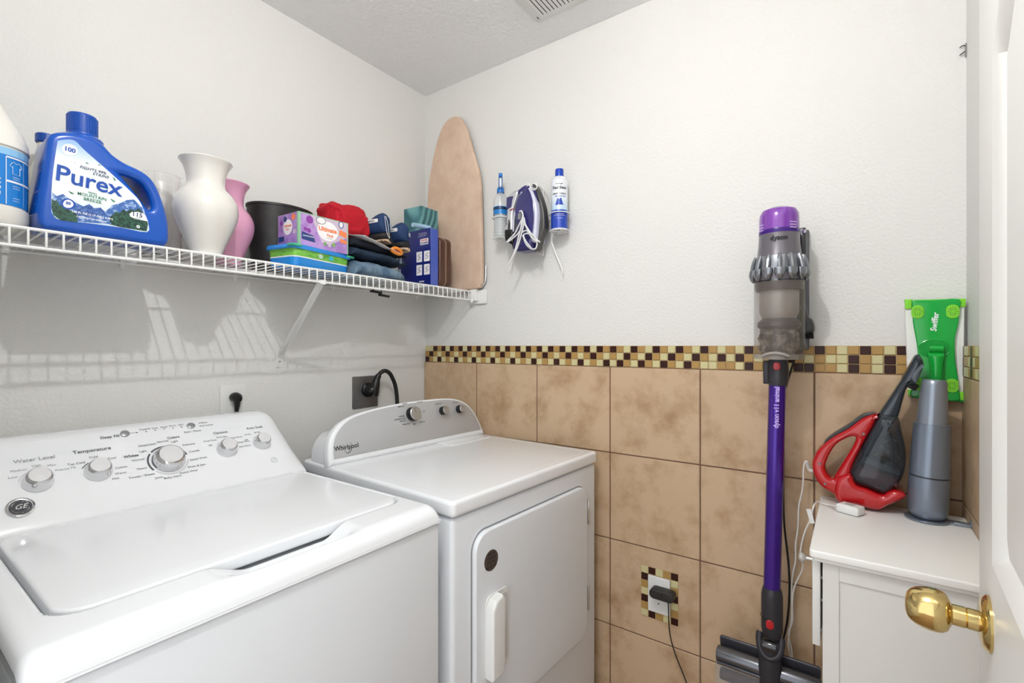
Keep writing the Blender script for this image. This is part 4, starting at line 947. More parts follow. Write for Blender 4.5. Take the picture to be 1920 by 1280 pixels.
for q in range(24):
    a_, b_2 = -.018+.0015*q, -.018+.0015*(q+1)
    cbm.add([(.0314*math.cos(dirc+x_/.031), .0314*math.sin(dirc+x_/.031), Hc*.385+z_2) for x_, z_2 in ((a_, 0), (b_2, 0), (b_2, max(top_(b_2), .001)), (a_, max(top_(a_), .001)))], [(0, 1, 2, 3)], 2)
cbm.ob('can_body', [CM, INKD, M('can_ink_blue', '123fae', .3), INKW], t, ang=50)

# spray bottle
t = thing('spray_bottle', 'clear water spray bottle with blue trigger in left ring of the rack', 'spray bottle', (BX_, botY, botZ+.002))
Hb = onX(938, 327, BX_).z - botZ - .002
CLP = M('clear_plastic', 'e9eef0', .08, alpha=.38, coat=.5)
k = Hb
MB().lathe([(0, .0), (.024, 0), (.0275, .004)] + [(.0275 - (.0012 if i % 2 else 0), .012*k/.27 + i*.0065) for i in range(12)] + [(.0285, k*.38), (.0290, k*.42), (.0290, k*.56), (.027, k*.61), (.019, k*.665), (.013, k*.695), (.0125, k*.71)], 40).ob('bottle_body', CLP, t)
MB().lathe([(.0265, .003), (.0262, k*.34), (0, k*.341)], 32).ob('water', M('water', 'd3dadb', .05, alpha=.35, coat=.5), t)
bm_ = MB().lathe([(.0292, k*.355), (.0294, k*.356), (.0294, k*.475), (.0292, k*.476)], 40, 0, caps=False)
bm_.lathe([(.0296, k*.425), (.0297, k*.426), (.0297, k*.465), (.0296, k*.466)], 40, 1, caps=False)
bm_.ob('label', [M('bottle_label_blue', '1f7ac4', .3), M('bottle_label_navy', '17314f', .3), INKW], t)
BT_ = M('trigger_blue', '1668b8', .3, coat=.2)
MB().lathe([(.0145, k*.70), (.0155, k*.705), (.0145, k*.775), (.011, k*.785), (.010, k*.80)], 28).ob('collar', BT_, t)
a0 = math.atan2(CAMP.y-botY, CAMP.x-BX_)
Tq = Tt(rz=math.degrees(a0))
MB().box((-.012, -.008, k*.79), (.008, .008, k*.93), 0, Tq, bev=.003).box((-.016, -.008, k*.925), (.024, .008, k*.995), 0, Tq, bev=.004).ob('sprayer_head', BT_, t)
MB().lathe([(.006, 0), (.006, .006), (.003, .008), (0, .008)], 16, T=Tq @ Tt(.023, 0, k*.96, ry=90)).ob('nozzle', M('nozzle_blue', '2f86d6', .3), t)
MB().tube([Tq @ Vector(p) for p in ((.014, 0, k*.92), (.018, 0, k*.87), (.026, 0, k*.80), (.030, 0, k*.77))], .0045, 8, smooth=3).ob('trigger', M('trigger_white', 'e8eef2', .3), t)

# iron
IX = -.075
io = rk([(450, 700)], IX)[0]; IM = FB(io); II = IM.inverted()
t = thing('clothes_iron', 'purple and white steam iron hanging upright in the wall rack', 'iron', IM)
def I2(lst, x=IX): return [tuple((II @ p)[:2]) for p in rk(lst, x)]
def sc_(p, k=4): return smo(p+p[:1], k)[:-1]
PUI = M('iron_purple', '2c2a68', .15, coat=.5); LAV = M('iron_lavender_white', 'd5d6ea', .25, coat=.3); SIL = M('iron_silver', 'cfcfd2', .25, .5)
MB().merge(plate([sc_(I2([(470, 330), (520, 320), (570, 380), (600, 520), (612, 700), (600, 860), (560, 1000), (530, 1085), (345, 1112), (310, 1040), (330, 960), (360, 860), (340, 720), (330, 600), (370, 460), (430, 390)]))], .074, .022, 5)).ob('iron_body', PUI, t)
MB().merge(plate([sc_(I2([(530, 350), (560, 400), (600, 520), (618, 650), (612, 800), (590, 985), (545, 985), (566, 860), (580, 700), (572, 560), (540, 440)]))], .078, .008, 4)).ob('skirt', LAV, t)
MB().merge(plate([sc_(I2([(548, 300), (580, 350), (640, 520), (668, 680), (668, 820), (640, 890), (590, 1060), (560, 1085), (585, 960), (608, 800), (618, 650), (598, 500), (560, 380), (520, 300)]))], .034, .004, 3)).ob('soleplate', M('iron_sole', '5b5a58', .35, .5), t)
MB().merge(plate([sc_(I2([(300, 385), (352, 375), (362, 410), (335, 500), (300, 640), (292, 860), (215, 872), (208, 850), (222, 600), (222, 470)]))], .040, .012, 4)).ob('handle', SIL, t)
MB().merge(plate([sc_(I2([(224, 462), (310, 440), (300, 500), (285, 580), (224, 600)]), 3)], .043, .006, 3)).ob('handle_grip', PUI, t)
MB().merge(plate([sc_(I2([(360, 375), (440, 318), (470, 330), (478, 380), (440, 410), (380, 440), (358, 420)]), 3)], .045, .008, 3)).ob('front_cap', PUI, t)
m = MB().tube([II @ p for p in rk([(350, 440), (370, 400), (455, 410), (475, 380), (470, 330), (445, 318)], IX-.022)], .0022, 6, smooth=4); m.tube([II @ p for p in rk([(355, 410), (345, 480), (300, 590), (280, 700), (272, 860)], IX-.020)], .0030, 6, smooth=4); m.ob('trim_line', LAV, t)
MB().merge(plate([sc_(I2([(300, 380), (345, 372), (358, 400), (330, 425), (305, 415)]), 3)], .030, .008)).ob('steam_dial', M('iron_dial', '77787a', .4), t)
MB().merge(plate([sc_(I2([(208, 850), (300, 850), (310, 960), (340, 1100), (285, 1020), (215, 980)]), 3)], .052, .008)).ob('heel', BLACKP, t)
MB().tube([II @ p for p in rk([(225, 604), (290, 574)], IX-.0225)], .0013, 6).ob('red_line', M('red_plastic'), t)
MB().lathe([(0, .003), (.004, .0025), (.0045, 0)], 14, T=Tt(*I2([(447, 392)])[0], .022)).ob('steam_button', LAV, t)
MB().lathe([(0, .003), (.004, .0025), (.0045, 0)], 14, T=Tt(*I2([(412, 412)])[0], .022)).ob('spray_button', LAV, t)
CW = M('iron_cord_white', 'dedee0', .6)
m = MB()
for x, r_, lst in ((-.125, .0030, [(345, 620), (370, 612), (390, 680), (380, 780), (330, 880), (225, 970), (200, 975), (290, 880), (350, 760), (395, 690), (420, 780), (500, 900), (590, 985)]),
    (-.130, .0030, [(385, 660), (365, 800), (340, 900), (300, 1060), (245, 1190), (215, 1240), (245, 1200), (330, 1020), (400, 760)]),
    (-.128, .0028, [(375, 870), (430, 845), (470, 900), (520, 960), (555, 990), (540, 1060), (480, 1060), (420, 1000), (385, 900)]),
    (-.132, .0028, [(400, 740), (440, 830), (500, 930), (560, 975), (510, 900), (440, 880), (395, 900), (420, 970), (490, 1060)])):
    m.tube([II @ p for p in rk(lst, x)], r_, 8, smooth=6)
m.ob('cord', CW, t)
for i in range(5): MB().tube([II @ p for p in rk([(330, 650+i*14), (362, 640+i*14)], -.128)], .003, 6).ob('strain_relief', M('grey_rubber', '8e8f92', .5), t)

# small nail holes / scuffs in the wall below the rack
m = MB()
for px, py in ((1003, 492), (1008, 499), (1016, 497), (1012, 503), (998, 500), (1029, 470), (995, 506)):
    p = onX(px, py, -.0003); m.merge(plate([circ(p.y, p.z, .0012, 8)], .0002), 0, frame((-.0003, 0, 0), (0, 1, 0), (0, 0, 1), (1, 0, 0)))
tag(m.ob('wall_marks', M('wall_mark', '6d6a66', .9)), 'cluster of small nail marks on the white wall below the iron', 'marks')
p = onX(1812, 95, 0)
t = thing('wall_hook', 'broken metal hook screwed in the upper corner by the door', 'hook', (-.001, YC+.0, p.z))
MB().box((-.006, .0005, -.016), (-.002, .003, .016)).ob('plate', M('hook_metal', '8d8b86', .4, .7), t)
MB().tube([(-.004, .003, .010), (-.006, .007, .012), (-.004, .013, .009)], .0012, 6, smooth=3).tube([(-.004, .003, -.003), (-.006, .007, -.006), (-.004, .013, -.010)], .0012, 6, smooth=3).ob('prong', M('hook_dark', '3b3936', .4, .6), t)

# ================================================================== stick vacuum docked on the tiled wall
VX = -.150
def vz(py, px=1458): return onX(px, py, VX).z
def vy(px, py=700): return onX(px, py, VX).y
vo = Vector((VX, vy(1460), vz(1110)))
VT = FB(vo); VI = VT.inverted()
vac = thing('stick_vacuum', 'upright purple cordless stick vacuum with clear dust bin, docked on the tiled wall', 'vacuum cleaner', VT)
UP = Matrix.Rotation(R(-90), 4, 'X')
def vl(px, py): q = VI @ onX(px, py, VX); return q.x, q.y
def hgt(py): return vl(1458, py)[1]
def ax(py): # axis drifts slightly left going down
    return vl(1460.5 if py < 660 else 1459 - (py-660)*.026, py)[0]
DYG = M('vac_grey', '6d6970', .3, .35, coat=.2); DYD = M('vac_dark_grey', '37363b', .32, .3); PURP = M('vac_purple', '3e128c', .2, .55, coat=.5); NICK = M('vac_nickel', '8d9096', .22, .85)
def vlathe(name, pts, mat, n=40, parent=None, x=None, caps=True, sy=1):
    """pts: (radius, pixel row)"""
    zs = [(r, hgt(p)) for r, p in pts]; X_ = ax(pts[0][1]) if x is None else x
    return MB().lathe(zs, n, 0, Tt(X_, 0, 0) @ UP, sy=sy, caps=caps).ob(name, mat, parent or vac)
FILT = M('filter_purple', '6c2c96', .12, .1, coat=.7, var=('9656bb', 60, .3, .7, (1, .02, 1)))
vlathe('filter_cap', [(0, 391), (.030, 392), (.041, 396), (.0465, 404), (.0475, 412), (.0478, 433)], FILT)
f = vlathe('filter_band', [(.0478, 433), (.0482, 434), (.0482, 440), (.0478, 441)], M('filter_dark', '3a1676', .25))
for sgn in (-1, 1):
    for k in range(3): MB().box((-.009, -.0012, -.0012), (.009, .0012, .0012), 0, Tt(ax(420), 0, 0) @ Matrix.Rotation(R(sgn*52 if sgn < 0 else 48), 4, 'Y') @ Tt(0, hgt(424+k*5), .0482)).ob('vent_rib', M('vent_rib_lilac', 'c6a9e6', .25), vac)
hd_ = MB().lathe([(.0478, hgt(441)), (.0490, hgt(460)), (.0520, hgt(478)), (.0530, hgt(482)), (.0560, hgt(500)), (.0600, hgt(520)), (.0590, hgt(527))], 48, 0, Tt(ax(460)) @ UP)
me = text('dyson', .0175, .0005); a0 = 0
r_ = .0508; Z_ = hgt(452)
view = VI @ CAMP; va = math.atan2(view.x - ax(452), view.z)
pts = [(ax(452) + r_*math.sin(va + v.co.x/r_), Z_ + v.co.y, r_*math.cos(va + v.co.x/r_)) for v in me.vertices]
hd_.add(pts, [tuple(p.vertices) for p in me.polygons], 1)
hd_.ob('motor_housing', [DYG, INKD], vac)
# cyclone fingers around the housing
cyc = bpy.data.objects.new('cyclone_ring', None)
c0_ = MB().lathe([(.0545, hgt(483)), (.0600, hgt(506)), (.0585, hgt(524)), (.0570, hgt(532))], 40, 0, Tt(ax(500)) @ UP, caps=False).ob('cyclone_ring', NICK, vac)
bpy.data.objects.remove(cyc)
base = None
for k in range(14):
    an = 360*k/14 + 8
    if base is None:
        base = MB().tube([(0, hgt(482), .0555), (0, hgt(492), .060), (0, hgt(504), .064), (0, hgt(513), .0665)], [.0045, .0062, .0060, .0050], 10, smooth=4)
        base.loft([[(x*.0125, hgt(510)+y*.004, .0655+z*.006) for x, y, z in [(math.cos(a), 1.0, math.sin(a)) for a in [2*math.pi*q/18 for q in range(18)]]], [(x*.0130, hgt(516), .0660+z*.0075) for x, z in [(math.cos(a), math.sin(a)) for a in [2*math.pi*q/18 for q in range(18)]]], [(x*.0085, hgt(523), .0640+z*.0065) for x, z in [(math.cos(a), math.sin(a)) for a in [2*math.pi*q/18 for q in range(18)]]], [(x*.003, hgt(528), .0620+z*.003) for x, z in [(math.cos(a), math.sin(a)) for a in [2*math.pi*q/18 for q in range(18)]]]])
        cy = base.ob('cyclone', NICK, vac)
    else: cy = cy0.copy(); COL.objects.link(cy); cy.parent = vac
    if k == 0: cy0 = cy
    cy.matrix_local = Tt(ax(500)) @ Matrix.Rotation(R(an), 4, 'Y')
# clear bin with dust
BINC = M('bin_clear', '8d8178', .06, alpha=.34, coat=.5)
vlathe('bin_collar', [(.0575, 527), (.0588, 529), (.0585, 541), (.0560, 546)], DYD)
vlathe('dust_bin', [(.0595, 530), (.0602, 534), (.0602, 664), (.0595, 671), (.050, 672), (0, 672)], BINC, 56, caps=False)
vlathe('inner_shroud', [(.046, 541), (.047, 545), (.047, 585), (.040, 597), (.036, 602), (.036, 620)], M('shroud_mesh', 'aba5a1', .35, .4, bump=(900, .5, .001)), caps=False)
vlathe('shroud_skirt', [(.038, 596), (.050, 604), (.052, 612), (.044, 618), (0, 618)], M('shroud_dark', '2f3134', .4))
dust = MB()
bm = bmesh.new(); bmesh.ops.create_icosphere(bm, subdivisions=5, radius=1)
z0d, z1d = hgt(668), hgt(612)
for v in bm.verts:
    c = v.co.copy(); c = Vector([math.copysign(abs(a)**.6, a) for a in c]); f_ = .92 + .20*noise.noise(c*3.2) + .10*noise.noise(c*9)
    v.co = Vector((c.x*.049*f_, (z0d+z1d)/2 + c.y*(z1d-z0d)/2*f_, c.z*.049*f_))
me = bpy.data.meshes.new('d'); bm.to_mesh(me); bm.free(); dust.merge(me, 0, Tt(ax(640)))
d = dust.ob('dust', M('dust_fluff', '857c75', 1.0, var=('2f2b29', 30, .45, .58), bump=(60, 1, .01, 8)), vac, ang=90); d['kind'] = 'stuff'
vlathe('bin_lid', [(.0603, 664), (.0608, 667), (.0600, 673), (.040, 674)], M('bin_lid_clear', 'b9b2ad', .15, alpha=.45), caps=False)
MB().tube([(ax(660)+.030*math.sin(a), hgt(664)+.004*math.cos(2*a), .052+.012*math.cos(a)) for a in [R(x) for x in range(-80, 90, 16)]], .004, 8, smooth=2).ob('lid_catch', M('catch_clear', 'c8c2bd', .1, trans=.5), vac)
# body behind the bin, trigger handle side and dock
MB().box((-.028, hgt(660), -.075), (.028, hgt(445), -.030), 0, Tt(ax(500)), bev=.008, seg=3).ob('battery_body', DYD, vac)
# couplings and wand
c = vlathe('upper_coupling', [(.0215, 672), (.0235, 676), (.0255, 690), (.0255, 708), (.0235, 716), (.0222, 722)], DYD)
MB().merge(plate([rrect(-.0085, -.0105, .0085, .0105, .0075, 6)], .006, .002), 0, Tt(ax(686), hgt(686), .0235) @ Matrix.Rotation(va, 4, 'Y')).ob('release_button', M('vac_red', 'b3101c', .3, coat=.4), c)
MB().box((-.034, hgt(720), -.012), (-.020, hgt(676), .010), 0, Tt(ax(690)), bev=.003).ob('side_catch', DYD, c)
w_ = MB()
zt_, zb_ = hgt(720), hgt(1115)
w_.lathe([(.0208, 0), (.0208, zt_-zb_)], 40, 0, Tt(ax(1115), zb_, 0) @ Tt(rz=-math.degrees(math.atan2(ax(720)-ax(1115), zt_-zb_))) @ UP)
me = text('dyson v11 animal', .0170, .0004)
zm = hgt(762); r_ = .0222
pts = []
for v in me.vertices:
    x, y = -v.co.y, v.co.x; X_ = ax(1115) + (ax(720)-ax(1115))*(zm + y*.93 - zb_)/(zt_-zb_); pts.append((X_ + r_*math.sin(va + x/r_), zm + y*.93, r_*math.cos(va + x/r_)))
w_.add(pts, [tuple(p.vertices) for p in me.polygons], 1)
w_.ob('wand', [PURP, M('wand_ink', 'c9b3f0', .4)], vac)
lc = vlathe('lower_coupling', [(.0215, 1103), (.0240, 1108), (.0262, 1117), (.0264, 1158), (.0264, 1180), (.0235, 1190), (.0200, 1196)], DYD)
MB().merge(plate([rrect(-.0095, -.0125, .0095, .0125, .009, 6)], .006, .002), 0, Tt(ax(1166), hgt(1166), .0245) @ Matrix.Rotation(va, 4, 'Y')).ob('release_button', M('vac_red'), lc)
MB().tube([(ax(1160)+.0265*math.sin(a), hgt(1158), .0265*math.cos(a)) for a in [R(x) for x in range(-100, 110, 10)]], .0006, 5).ob('seam_line', BLACKP, lc)
yk = MB().lathe([(.020, hgt(1202)), (.0275, hgt(1206)), (.0295, hgt(1213)), (.0290, hgt(1228)), (.0250, hgt(1242))], 36, 0, Tt(ax(1220)) @ UP)
yk.tube([(ax(1200)-.026, hgt(1194), -.004), (ax(1200)-.027, hgt(1205), .004), (ax(1200)-.020, hgt(1222), .016), (ax(1200), hgt(1230), .022), (ax(1200)+.020, hgt(1222), .016), (ax(1200)+.026, hgt(1205), .004), (ax(1200)+.025, hgt(1196), -.004)], .0090, 12, smooth=4)
yk.ob('swivel_yoke', DYD, vac)
MB().lathe([(0, -.018), (.014, -.016), (.016, 0), (.014, .016), (0, .018)], 24, T=Tt(ax(1206), hgt(1209), .017, ry=90)).ob('swivel_joint', M('vac_gloss_black', '232327', .08, .2, coat=.8), vac)
MB().lathe([(.0245, hgt(1222)), (.0275, hgt(1236)), (.0285, hgt(1256)), (.0270, hgt(1310)), (.024, hgt(1330))], 36, 0, Tt(ax(1240)) @ UP).ob('neck', DYD, vac)
# floor head
hz = hgt(1258)
HL, HR = vl(1342, 1230)[0], ax(1240)+.118
hm_ = MB()
hm_.lathe([(.012, HL), (.021, HL+.003), (.023, HL+.012), (.023, HR-.012), (.021, HR-.003), (.012, HR)], 28, 0, Tt(0, hz-.012, -.010) @ Matrix.Rotation(R(90), 4, 'Y'))
hm_.ob('brush_housing', M('head_grey_metal', '6a6b70', .2, .8), vac)
fl = MB().merge(plate([rrect(HL+.004, -.018, HR-.004, .018, .008, 5)], .008, .003), 0, Tt(0, hz+.012, -.036, rx=12)); fl.ob('rear_flap', M('head_flap', '4d4c53', .3, .4), vac)
MB().box((HL, hz-.105, -.020), (HR, hz-.022, .014), 0, bev=.006).ob('clear_cover', M('head_clear', 'b9b9be', .08, alpha=.28, coat=.5), vac)
MB().lathe([(.014, HL+.012), (.016, HL+.016), (.016, HR-.016), (.014, HR-.012)], 24, 0, Tt(0, hz-.062, -.004) @ Matrix.Rotation(R(90), 4, 'Y')).ob('brush_bar', M('brush_brown', '3a2621', .7, bump=(300, 1, .003)), vac)
MB().box((HL+.006, hz-.028, .010), (HR-.006, hz-.020, .018), 0, bev=.002).ob('front_lip', M('head_grey_metal'), vac)

# wall dock and its clipped tool
p = onX(1507, 540, -.045)
dk = thing('vacuum_dock', 'slim dark grey wall dock behind the stick vacuum', 'wall dock', FB(Vector((-.003, p.y, p.z))))
DI = dk.matrix_world.inverted()
ztop, zbot = onX(1507, 425, -.05).z - p.z, onX(1507, 655, -.05).z - p.z
MB().box((-.011, zbot, 0), (.011, ztop-.002, .016), 0, bev=.004).ob('back_plate', M('dock_grey', '66686c', .3, .5), dk)
MB().box((-.013, zbot+.03, .016), (.005, ztop, .042), 0, bev=.004).ob('front_rail', DKGREY, dk)
MB().box((-.052, zbot+.04, .020), (-.008, zbot+.11, .060), 0, bev=.006).ob('cradle', DKGREY, dk)
MB().lathe([(0, .004), (.005, .004), (.006, 0)], 16, T=Tt(.0, ztop-.012, .042)).ob('screw', CHROME, dk)
p2 = onX(1516, 612, -.07)
tl = thing('brush_tool', 'small black brush attachment clipped to the vacuum dock', 'brush tool', FB(Vector((-.020, p2.y+.004, p2.z))))
MB().merge(plate([smo([(-.016, .058), (-.004, .060), (.002, .030), (.012, .018), (.017, -.004), (.012, -.016), (-.014, -.018), (-.018, .02)] + [(-.016, .058)], 4)[:-1]], .050, .008, 4), 0, Tt(z=.030)).ob('nozzle_body', M('tool_grey', '3d3c3f', .4), tl)
m = MB()
for i in range(12):
    for j in range(5): m.tube([(-.013 + i*.0023, -.014, .012+j*.009), (-.014 + i*.0025, -.031 - .002*((i+j) % 2), .012+j*.009)], .0009, 5)
o = m.ob('bristles', BLACKP, tl); o['kind'] = 'stuff'

# charging cords beside the vacuum
def trp(lst, x, ox=1320, oy=820, k=890/320): return [onX(ox+a/k, oy+b/k, x) for a, b in lst]
vc_ = [DI @ q for q in [onX(1497, 650, -.030)] + trp([(400, -150), (415, 60), (413, 250), (418, 450), (440, 650), (446, 800), (435, 950), (412, 1060), (404, 1120), (402, 1200), (402, 1320)], -.022)]
MB().tube(vc_, .0028, 8, smooth=6).ob('charging_cord', BLACKP, dk)
# ================================================================== cabinet
CZ = .893; CXa, CXb, CYa, CYb = -.480, -.056, -1.862, -1.574
cab = thing('storage_cabinet', 'white wooden cabinet in the corner, carrying the red hand vacuum', 'cabinet', ((CXa+CXb)/2, (CYa+CYb)/2, 0))
CW_ = Matrix.Translation(-Vector(cab.location)); CABM = M('cabinet_white', 'deddd9', .4, coat=.1)
m = MB().merge(plate([rrect(CXa, CYa, CXb, CYb, .008, 4)], .016, .0035, 3), 0, CW_ @ Tt(z=CZ-.008)); m.merge(plate([rrect(CXa+.005, CYa+.003, CXb-.003, CYb-.005, .006, 3)], .010, .004, 3), 0, CW_ @ Tt(z=CZ-.019)); m.ob('top', M('cabinet_top_white', 'f0efec', .45, var=('c4c2be', 70, .72, .82)), cab)
BX0 = CXa+.016; BY1 = CYb-.022
MB().box((BX0, CYa+.004, .06), (CXb-.004, BY1, CZ-.022), 0, CW_, bev=.0015, seg=1).ob('carcass', CABM, cab)
# framed side panel facing the doorway
for nm, a, b in (('stile', (BX0-.003, BY1-.028, .06), (BX0+.001, BY1, CZ-.024)), ('stile', (BX0-.003, CYa+.006, .06), (BX0+.001, CYa+.034, CZ-.024)), ('rail', (BX0-.003, CYa+.034, CZ-.056), (BX0+.001, BY1-.028, CZ-.024)), ('rail', (BX0-.003, CYa+.034, .06), (BX0+.001, BY1-.028, .11))):
    MB().box(a, b, 0, CW_, bev=.0012, seg=1).ob(nm, CABM, cab)
# front (towards the dryer): overlay door panel standing a little proud, with knob, pins at its inner edge
fd = MB().box((BX0+.004, BY1+.004, .695), (CXb-.01, BY1+.018, CZ-.027), 0, CW_, bev=.002, seg=2).ob('drawer', CABM, cab)
MB().lathe([(.004, 0), (.004, .012), (.009, .018), (.0095, .022), (.006, .0255), (0, .026)], 24, T=CW_ @ Tt(BX0+.030, BY1+.018, .857, rx=-90)).ob('knob', M('pewter', 'c6c5c0', .3, .6), fd)
for z in (.835, .790, .730): MB().lathe([(0, .0015), (.0028, .0015), (.0028, 0)], 12, T=CW_ @ Tt(BX0+.003, BY1+.002, z, ry=-90)).ob('pin', M('pin_grey', '77767a', .4, .5), cab)
for sx in (BX0+.02, CXb-.03):
    for sy in (CYa+.03, BY1-.03): MB().box((sx-.015, sy-.015, 0), (sx+.015, sy+.015, .062), 0, CW_, bev=.002).ob('foot', CABM, cab)

# ------------------------------------------------------------------ red hand vacuum
K3 = 1035/380; HXV = -.098
def h3(lst, x=HXV): return trX(lst, 1480, 540, K3, x)
ho = onX(1650, 945, HXV); ho.z = CZ + .0005
HM = FB(ho); HI = HM.inverted()
hv = thing('hand_vacuum', 'red cordless hand vacuum with smoky dust bowl standing nose-up on the cabinet', 'hand vacuum', HM)
def h2(lst): return [tuple((HI @ q)[:2]) for q in h3(lst)]
REDP = M('hv_red', 'b30f16', .16, coat=.6); SMK = M('hv_smoky', '2c333b', .10, alpha=.62, coat=.6); HVD = M('hv_dark', '33383e', .3, .2)
bo_ = [(455,632),(380,655),(300,712),(230,750),(160,805),(126,860),(121,905),(136,960),(172,1005),(225,1038),(248,1072),(330,1082),(395,1102),(455,1110),(500,1088),(545,1062),(583,1050),(578,1026),(535,1012),(500,1020),(470,1036),(400,1008),(340,985),(312,950),(330,880),(385,770),(430,690)]
ho_ = [(200,850),(240,790),(300,755),(338,752),(332,785),(300,840),(262,900),(236,945),(226,962),(204,950),(184,905)]
b2 = [(a, max(b, .001)) for a, b in h2(bo_)]
MB().merge(plate([sc_(b2, 4), sc_(h2(ho_), 4)], .062, .010, 4)).ob('handle_body', REDP, hv)
MB().merge(plate([sc_([(a, max(b, .0)) for a, b in h2([(248,950),(312,930),(340,985),(400,1008),(470,1036),(500,1020),(535,1012),(578,1026),(583,1050),(500,1088),(455,1110),(395,1102),(330,1082),(255,1074),(232,1020)])], 3)], .092, .012, 5)).ob('motor_base', REDP, hv)
MB().merge(plate([sc_(h2([(455,634),(380,657),(300,714),(230,752),(175,795),(205,755),(300,695),(380,640)]), 3)], .040, .0025)).ob('handle_grip', HVD, hv)
MB().merge(plate([sc_(h2([(458,636),(500,640),(552,650),(570,720),(588,800),(592,880),(575,950),(540,1005),(500,1032),(470,1036),(400,1008),(335,982),(308,935),(330,880),(372,795),(430,690)]), 4)], .094, .026, 6)).ob('dust_bowl', SMK, hv)
MB().merge(plate([sc_(h2([(400,900),(520,950),(560,960),(520,1010),(480,1020),(345,965),(340,900)]), 3)], .078, .018)).ob('filter', M('hv_filter', '5d2029', .5), hv)
MB().merge(plate([sc_(h2([(385,845),(540,905),(565,915),(545,945),(400,890),(360,880)]), 3)], .082, .012)).ob('filter_rim', M('hv_rim', '53616d', .25, .3), hv)
MB().merge(plate([sc_(h2([(440,770),(520,740),(560,800),(560,890),(480,860),(430,830)]), 3)], .060, .018)).ob('dust', M('hv_dust', '1e2226', .9, var=('5d5d5e', 60, .52, .62), bump=(80, .8, .006)), hv)
MB().merge(plate([sc_(h2([(456,634),(500,570),(560,480),(608,400),(638,345),(655,338),(668,350),(683,386),(664,440),(640,490),(600,502),(580,560),(556,645),(545,665),(520,700),(470,770),(440,830),(385,860),(372,795)]), 3)], .052, .012, 4)).ob('nozzle', M('hv_nozzle', '2d353e', .15, .15, coat=.5), hv)
MB().merge(plate([sc_(h2([(655,394),(682,386),(664,438),(645,482),(628,478),(612,458),(622,430)]), 3)], .058, .008)).ob('flip_brush', M('hv_grey_clip', '59616a', .35), hv)
MB().box((-.020, -.010, -.02), (.012, .006, .02), 0, Tt(*h2([(625, 492)])[0], 0, rz=-30), bev=.002).ob('bristles', BLACKP, hv)
for q in ((158, 884), (184, 985), (378, 735)): MB().lathe([(0, .0012), (.0028, .0012), (.0032, 0)], 14, T=Tt(*h2([q])[0], .031)).ob('screw', M('pin_grey'), hv)

cc_ = [HI @ q for q in trp([(566, 172), (545, 160), (532, 122), (520, 160), (515, 260), (495, 360), (490, 470), (478, 560), (478, 640), (462, 720), (456, 830), (462, 950), (440, 1020), (455, 1100), (462, 1180), (455, 1290)], -.060)]
MB().tube(cc_, .0021, 8, smooth=6).ob('charging_cord', WC, hv)
pp = [HI @ q for q in trp([(568, 172), (556, 172), (545, 155), (535, 122)], -.060)]
MB().tube(pp, [.0040, .0050, .0046, .0030], 10, smooth=4).ob('connector', WC, hv)
for i in range(4): MB().tube([HI @ q for q in trp([(533+i*3.4, 132+i*9), (543+i*3.4, 128+i*9)], -.0655)], .0012, 5).ob('strain_relief', M('cord_relief_grey', 'b9b7b2', .5), hv)

# white charger brick
a_ = onZ(1567, 958, CZ); b_ = onZ(1622, 963, CZ)
ch = thing('charger_brick', 'small white charger brick lying on the cabinet top before the red vacuum', 'charger', ((a_.x+b_.x)/2-.008, (a_.y+b_.y)/2, CZ+.0005))
MB().box((-.019, -.025, 0), (.019, .025, .021), 0, Tt(rz=-25), bev=.006, seg=4).ob('brick_body', PLASTW, ch)
MB().box((-.008, -.010, .0208), (.008, .010, .0213), 0, Tt(rz=-25)).ob('rating_label', M('label_grey_print', 'a9a8a6', .5), ch)
e_ = onX(1533, 945, CXb-.36)
cb_ = [Vector((.0, .028, .012)), onZ(1548, 945, CZ+.004) - ch.location, onZ(1534, 940, CZ+.010) - ch.location, Vector(onX(1526, 948, -.20)) - ch.location, Vector(onX(1519, 975, -.20)) - ch.location, Vector(onX(1508, 1000, -.19)) - ch.location, Vector(onX(1500, 1040, -.17)) - ch.location, Vector(onX(1505, 1065, -.15)) - ch.location, Vector(onX(1488, 1105, -.12)) - ch.location, Vector(onX(1484, 1160, -.10)) - ch.location, Vector(onX(1478, 1210, -.08)) - ch.location, Vector(onX(1490, 1260, -.07)) - ch.location, Vector(onX(1488, 1340, -.07)) - ch.location]
MB().tube(cb_, .0019, 8, smooth=6).ob('cord', WC, ch)
q0 = Vector(onX(1519, 965, -.21)) - ch.location
MB().box((-.006, -.0006, -.020), (.006, .0006, .014), 0, Matrix.Translation(q0) @ Tt(rz=60, ry=18), bev=.0003, seg=1).ob('cord_tag', PLASTW, ch)

# ------------------------------------------------------------------ silver wand vacuum on its base
GX = -.125
g0 = onX(1738, 950, GX); g0.z = CZ + .001
gt = onX(1752, 712, GX)
gs = thing('handheld_canister', 'silver-grey stepped cylindrical vacuum standing on its flat base on cabinet', 'hand vacuum', g0)
lean = math.degrees(math.atan2(-(gt.y-g0.y), gt.z-g0.z))
SG = M('silver_blue_plastic', '8f98a5', .28, .55, coat=.3); SG2 = M('silver_dark_plastic', '7c8695', .28, .55, coat=.3)
LT_ = Tt(rx=0) @ Matrix.Rotation(R(lean), 4, 'X')
def gz(py): return (onX(1745, py, GX).z - g0.z)
gh = [gz(y) for y in (962, 950, 897)]
MB().lathe([(.010, .004), (.029, .006), (.035, .014), (.0375, .03), (.0378, gz(893))], 44, T=LT_).ob('lower_shell', SG2, gs)
MB().lathe([(.0365, gz(893)), (.0365, gz(890))], 44, T=LT_, caps=False).ob('seam', M('hv_dark'), gs)
MB().lathe([(.0376, gz(890)), (.0360, gz(850)), (.0340, gz(797)), (.0335, gz(794)), (.028, gz(793))], 44, T=LT_).ob('middle_shell', SG2, gs)
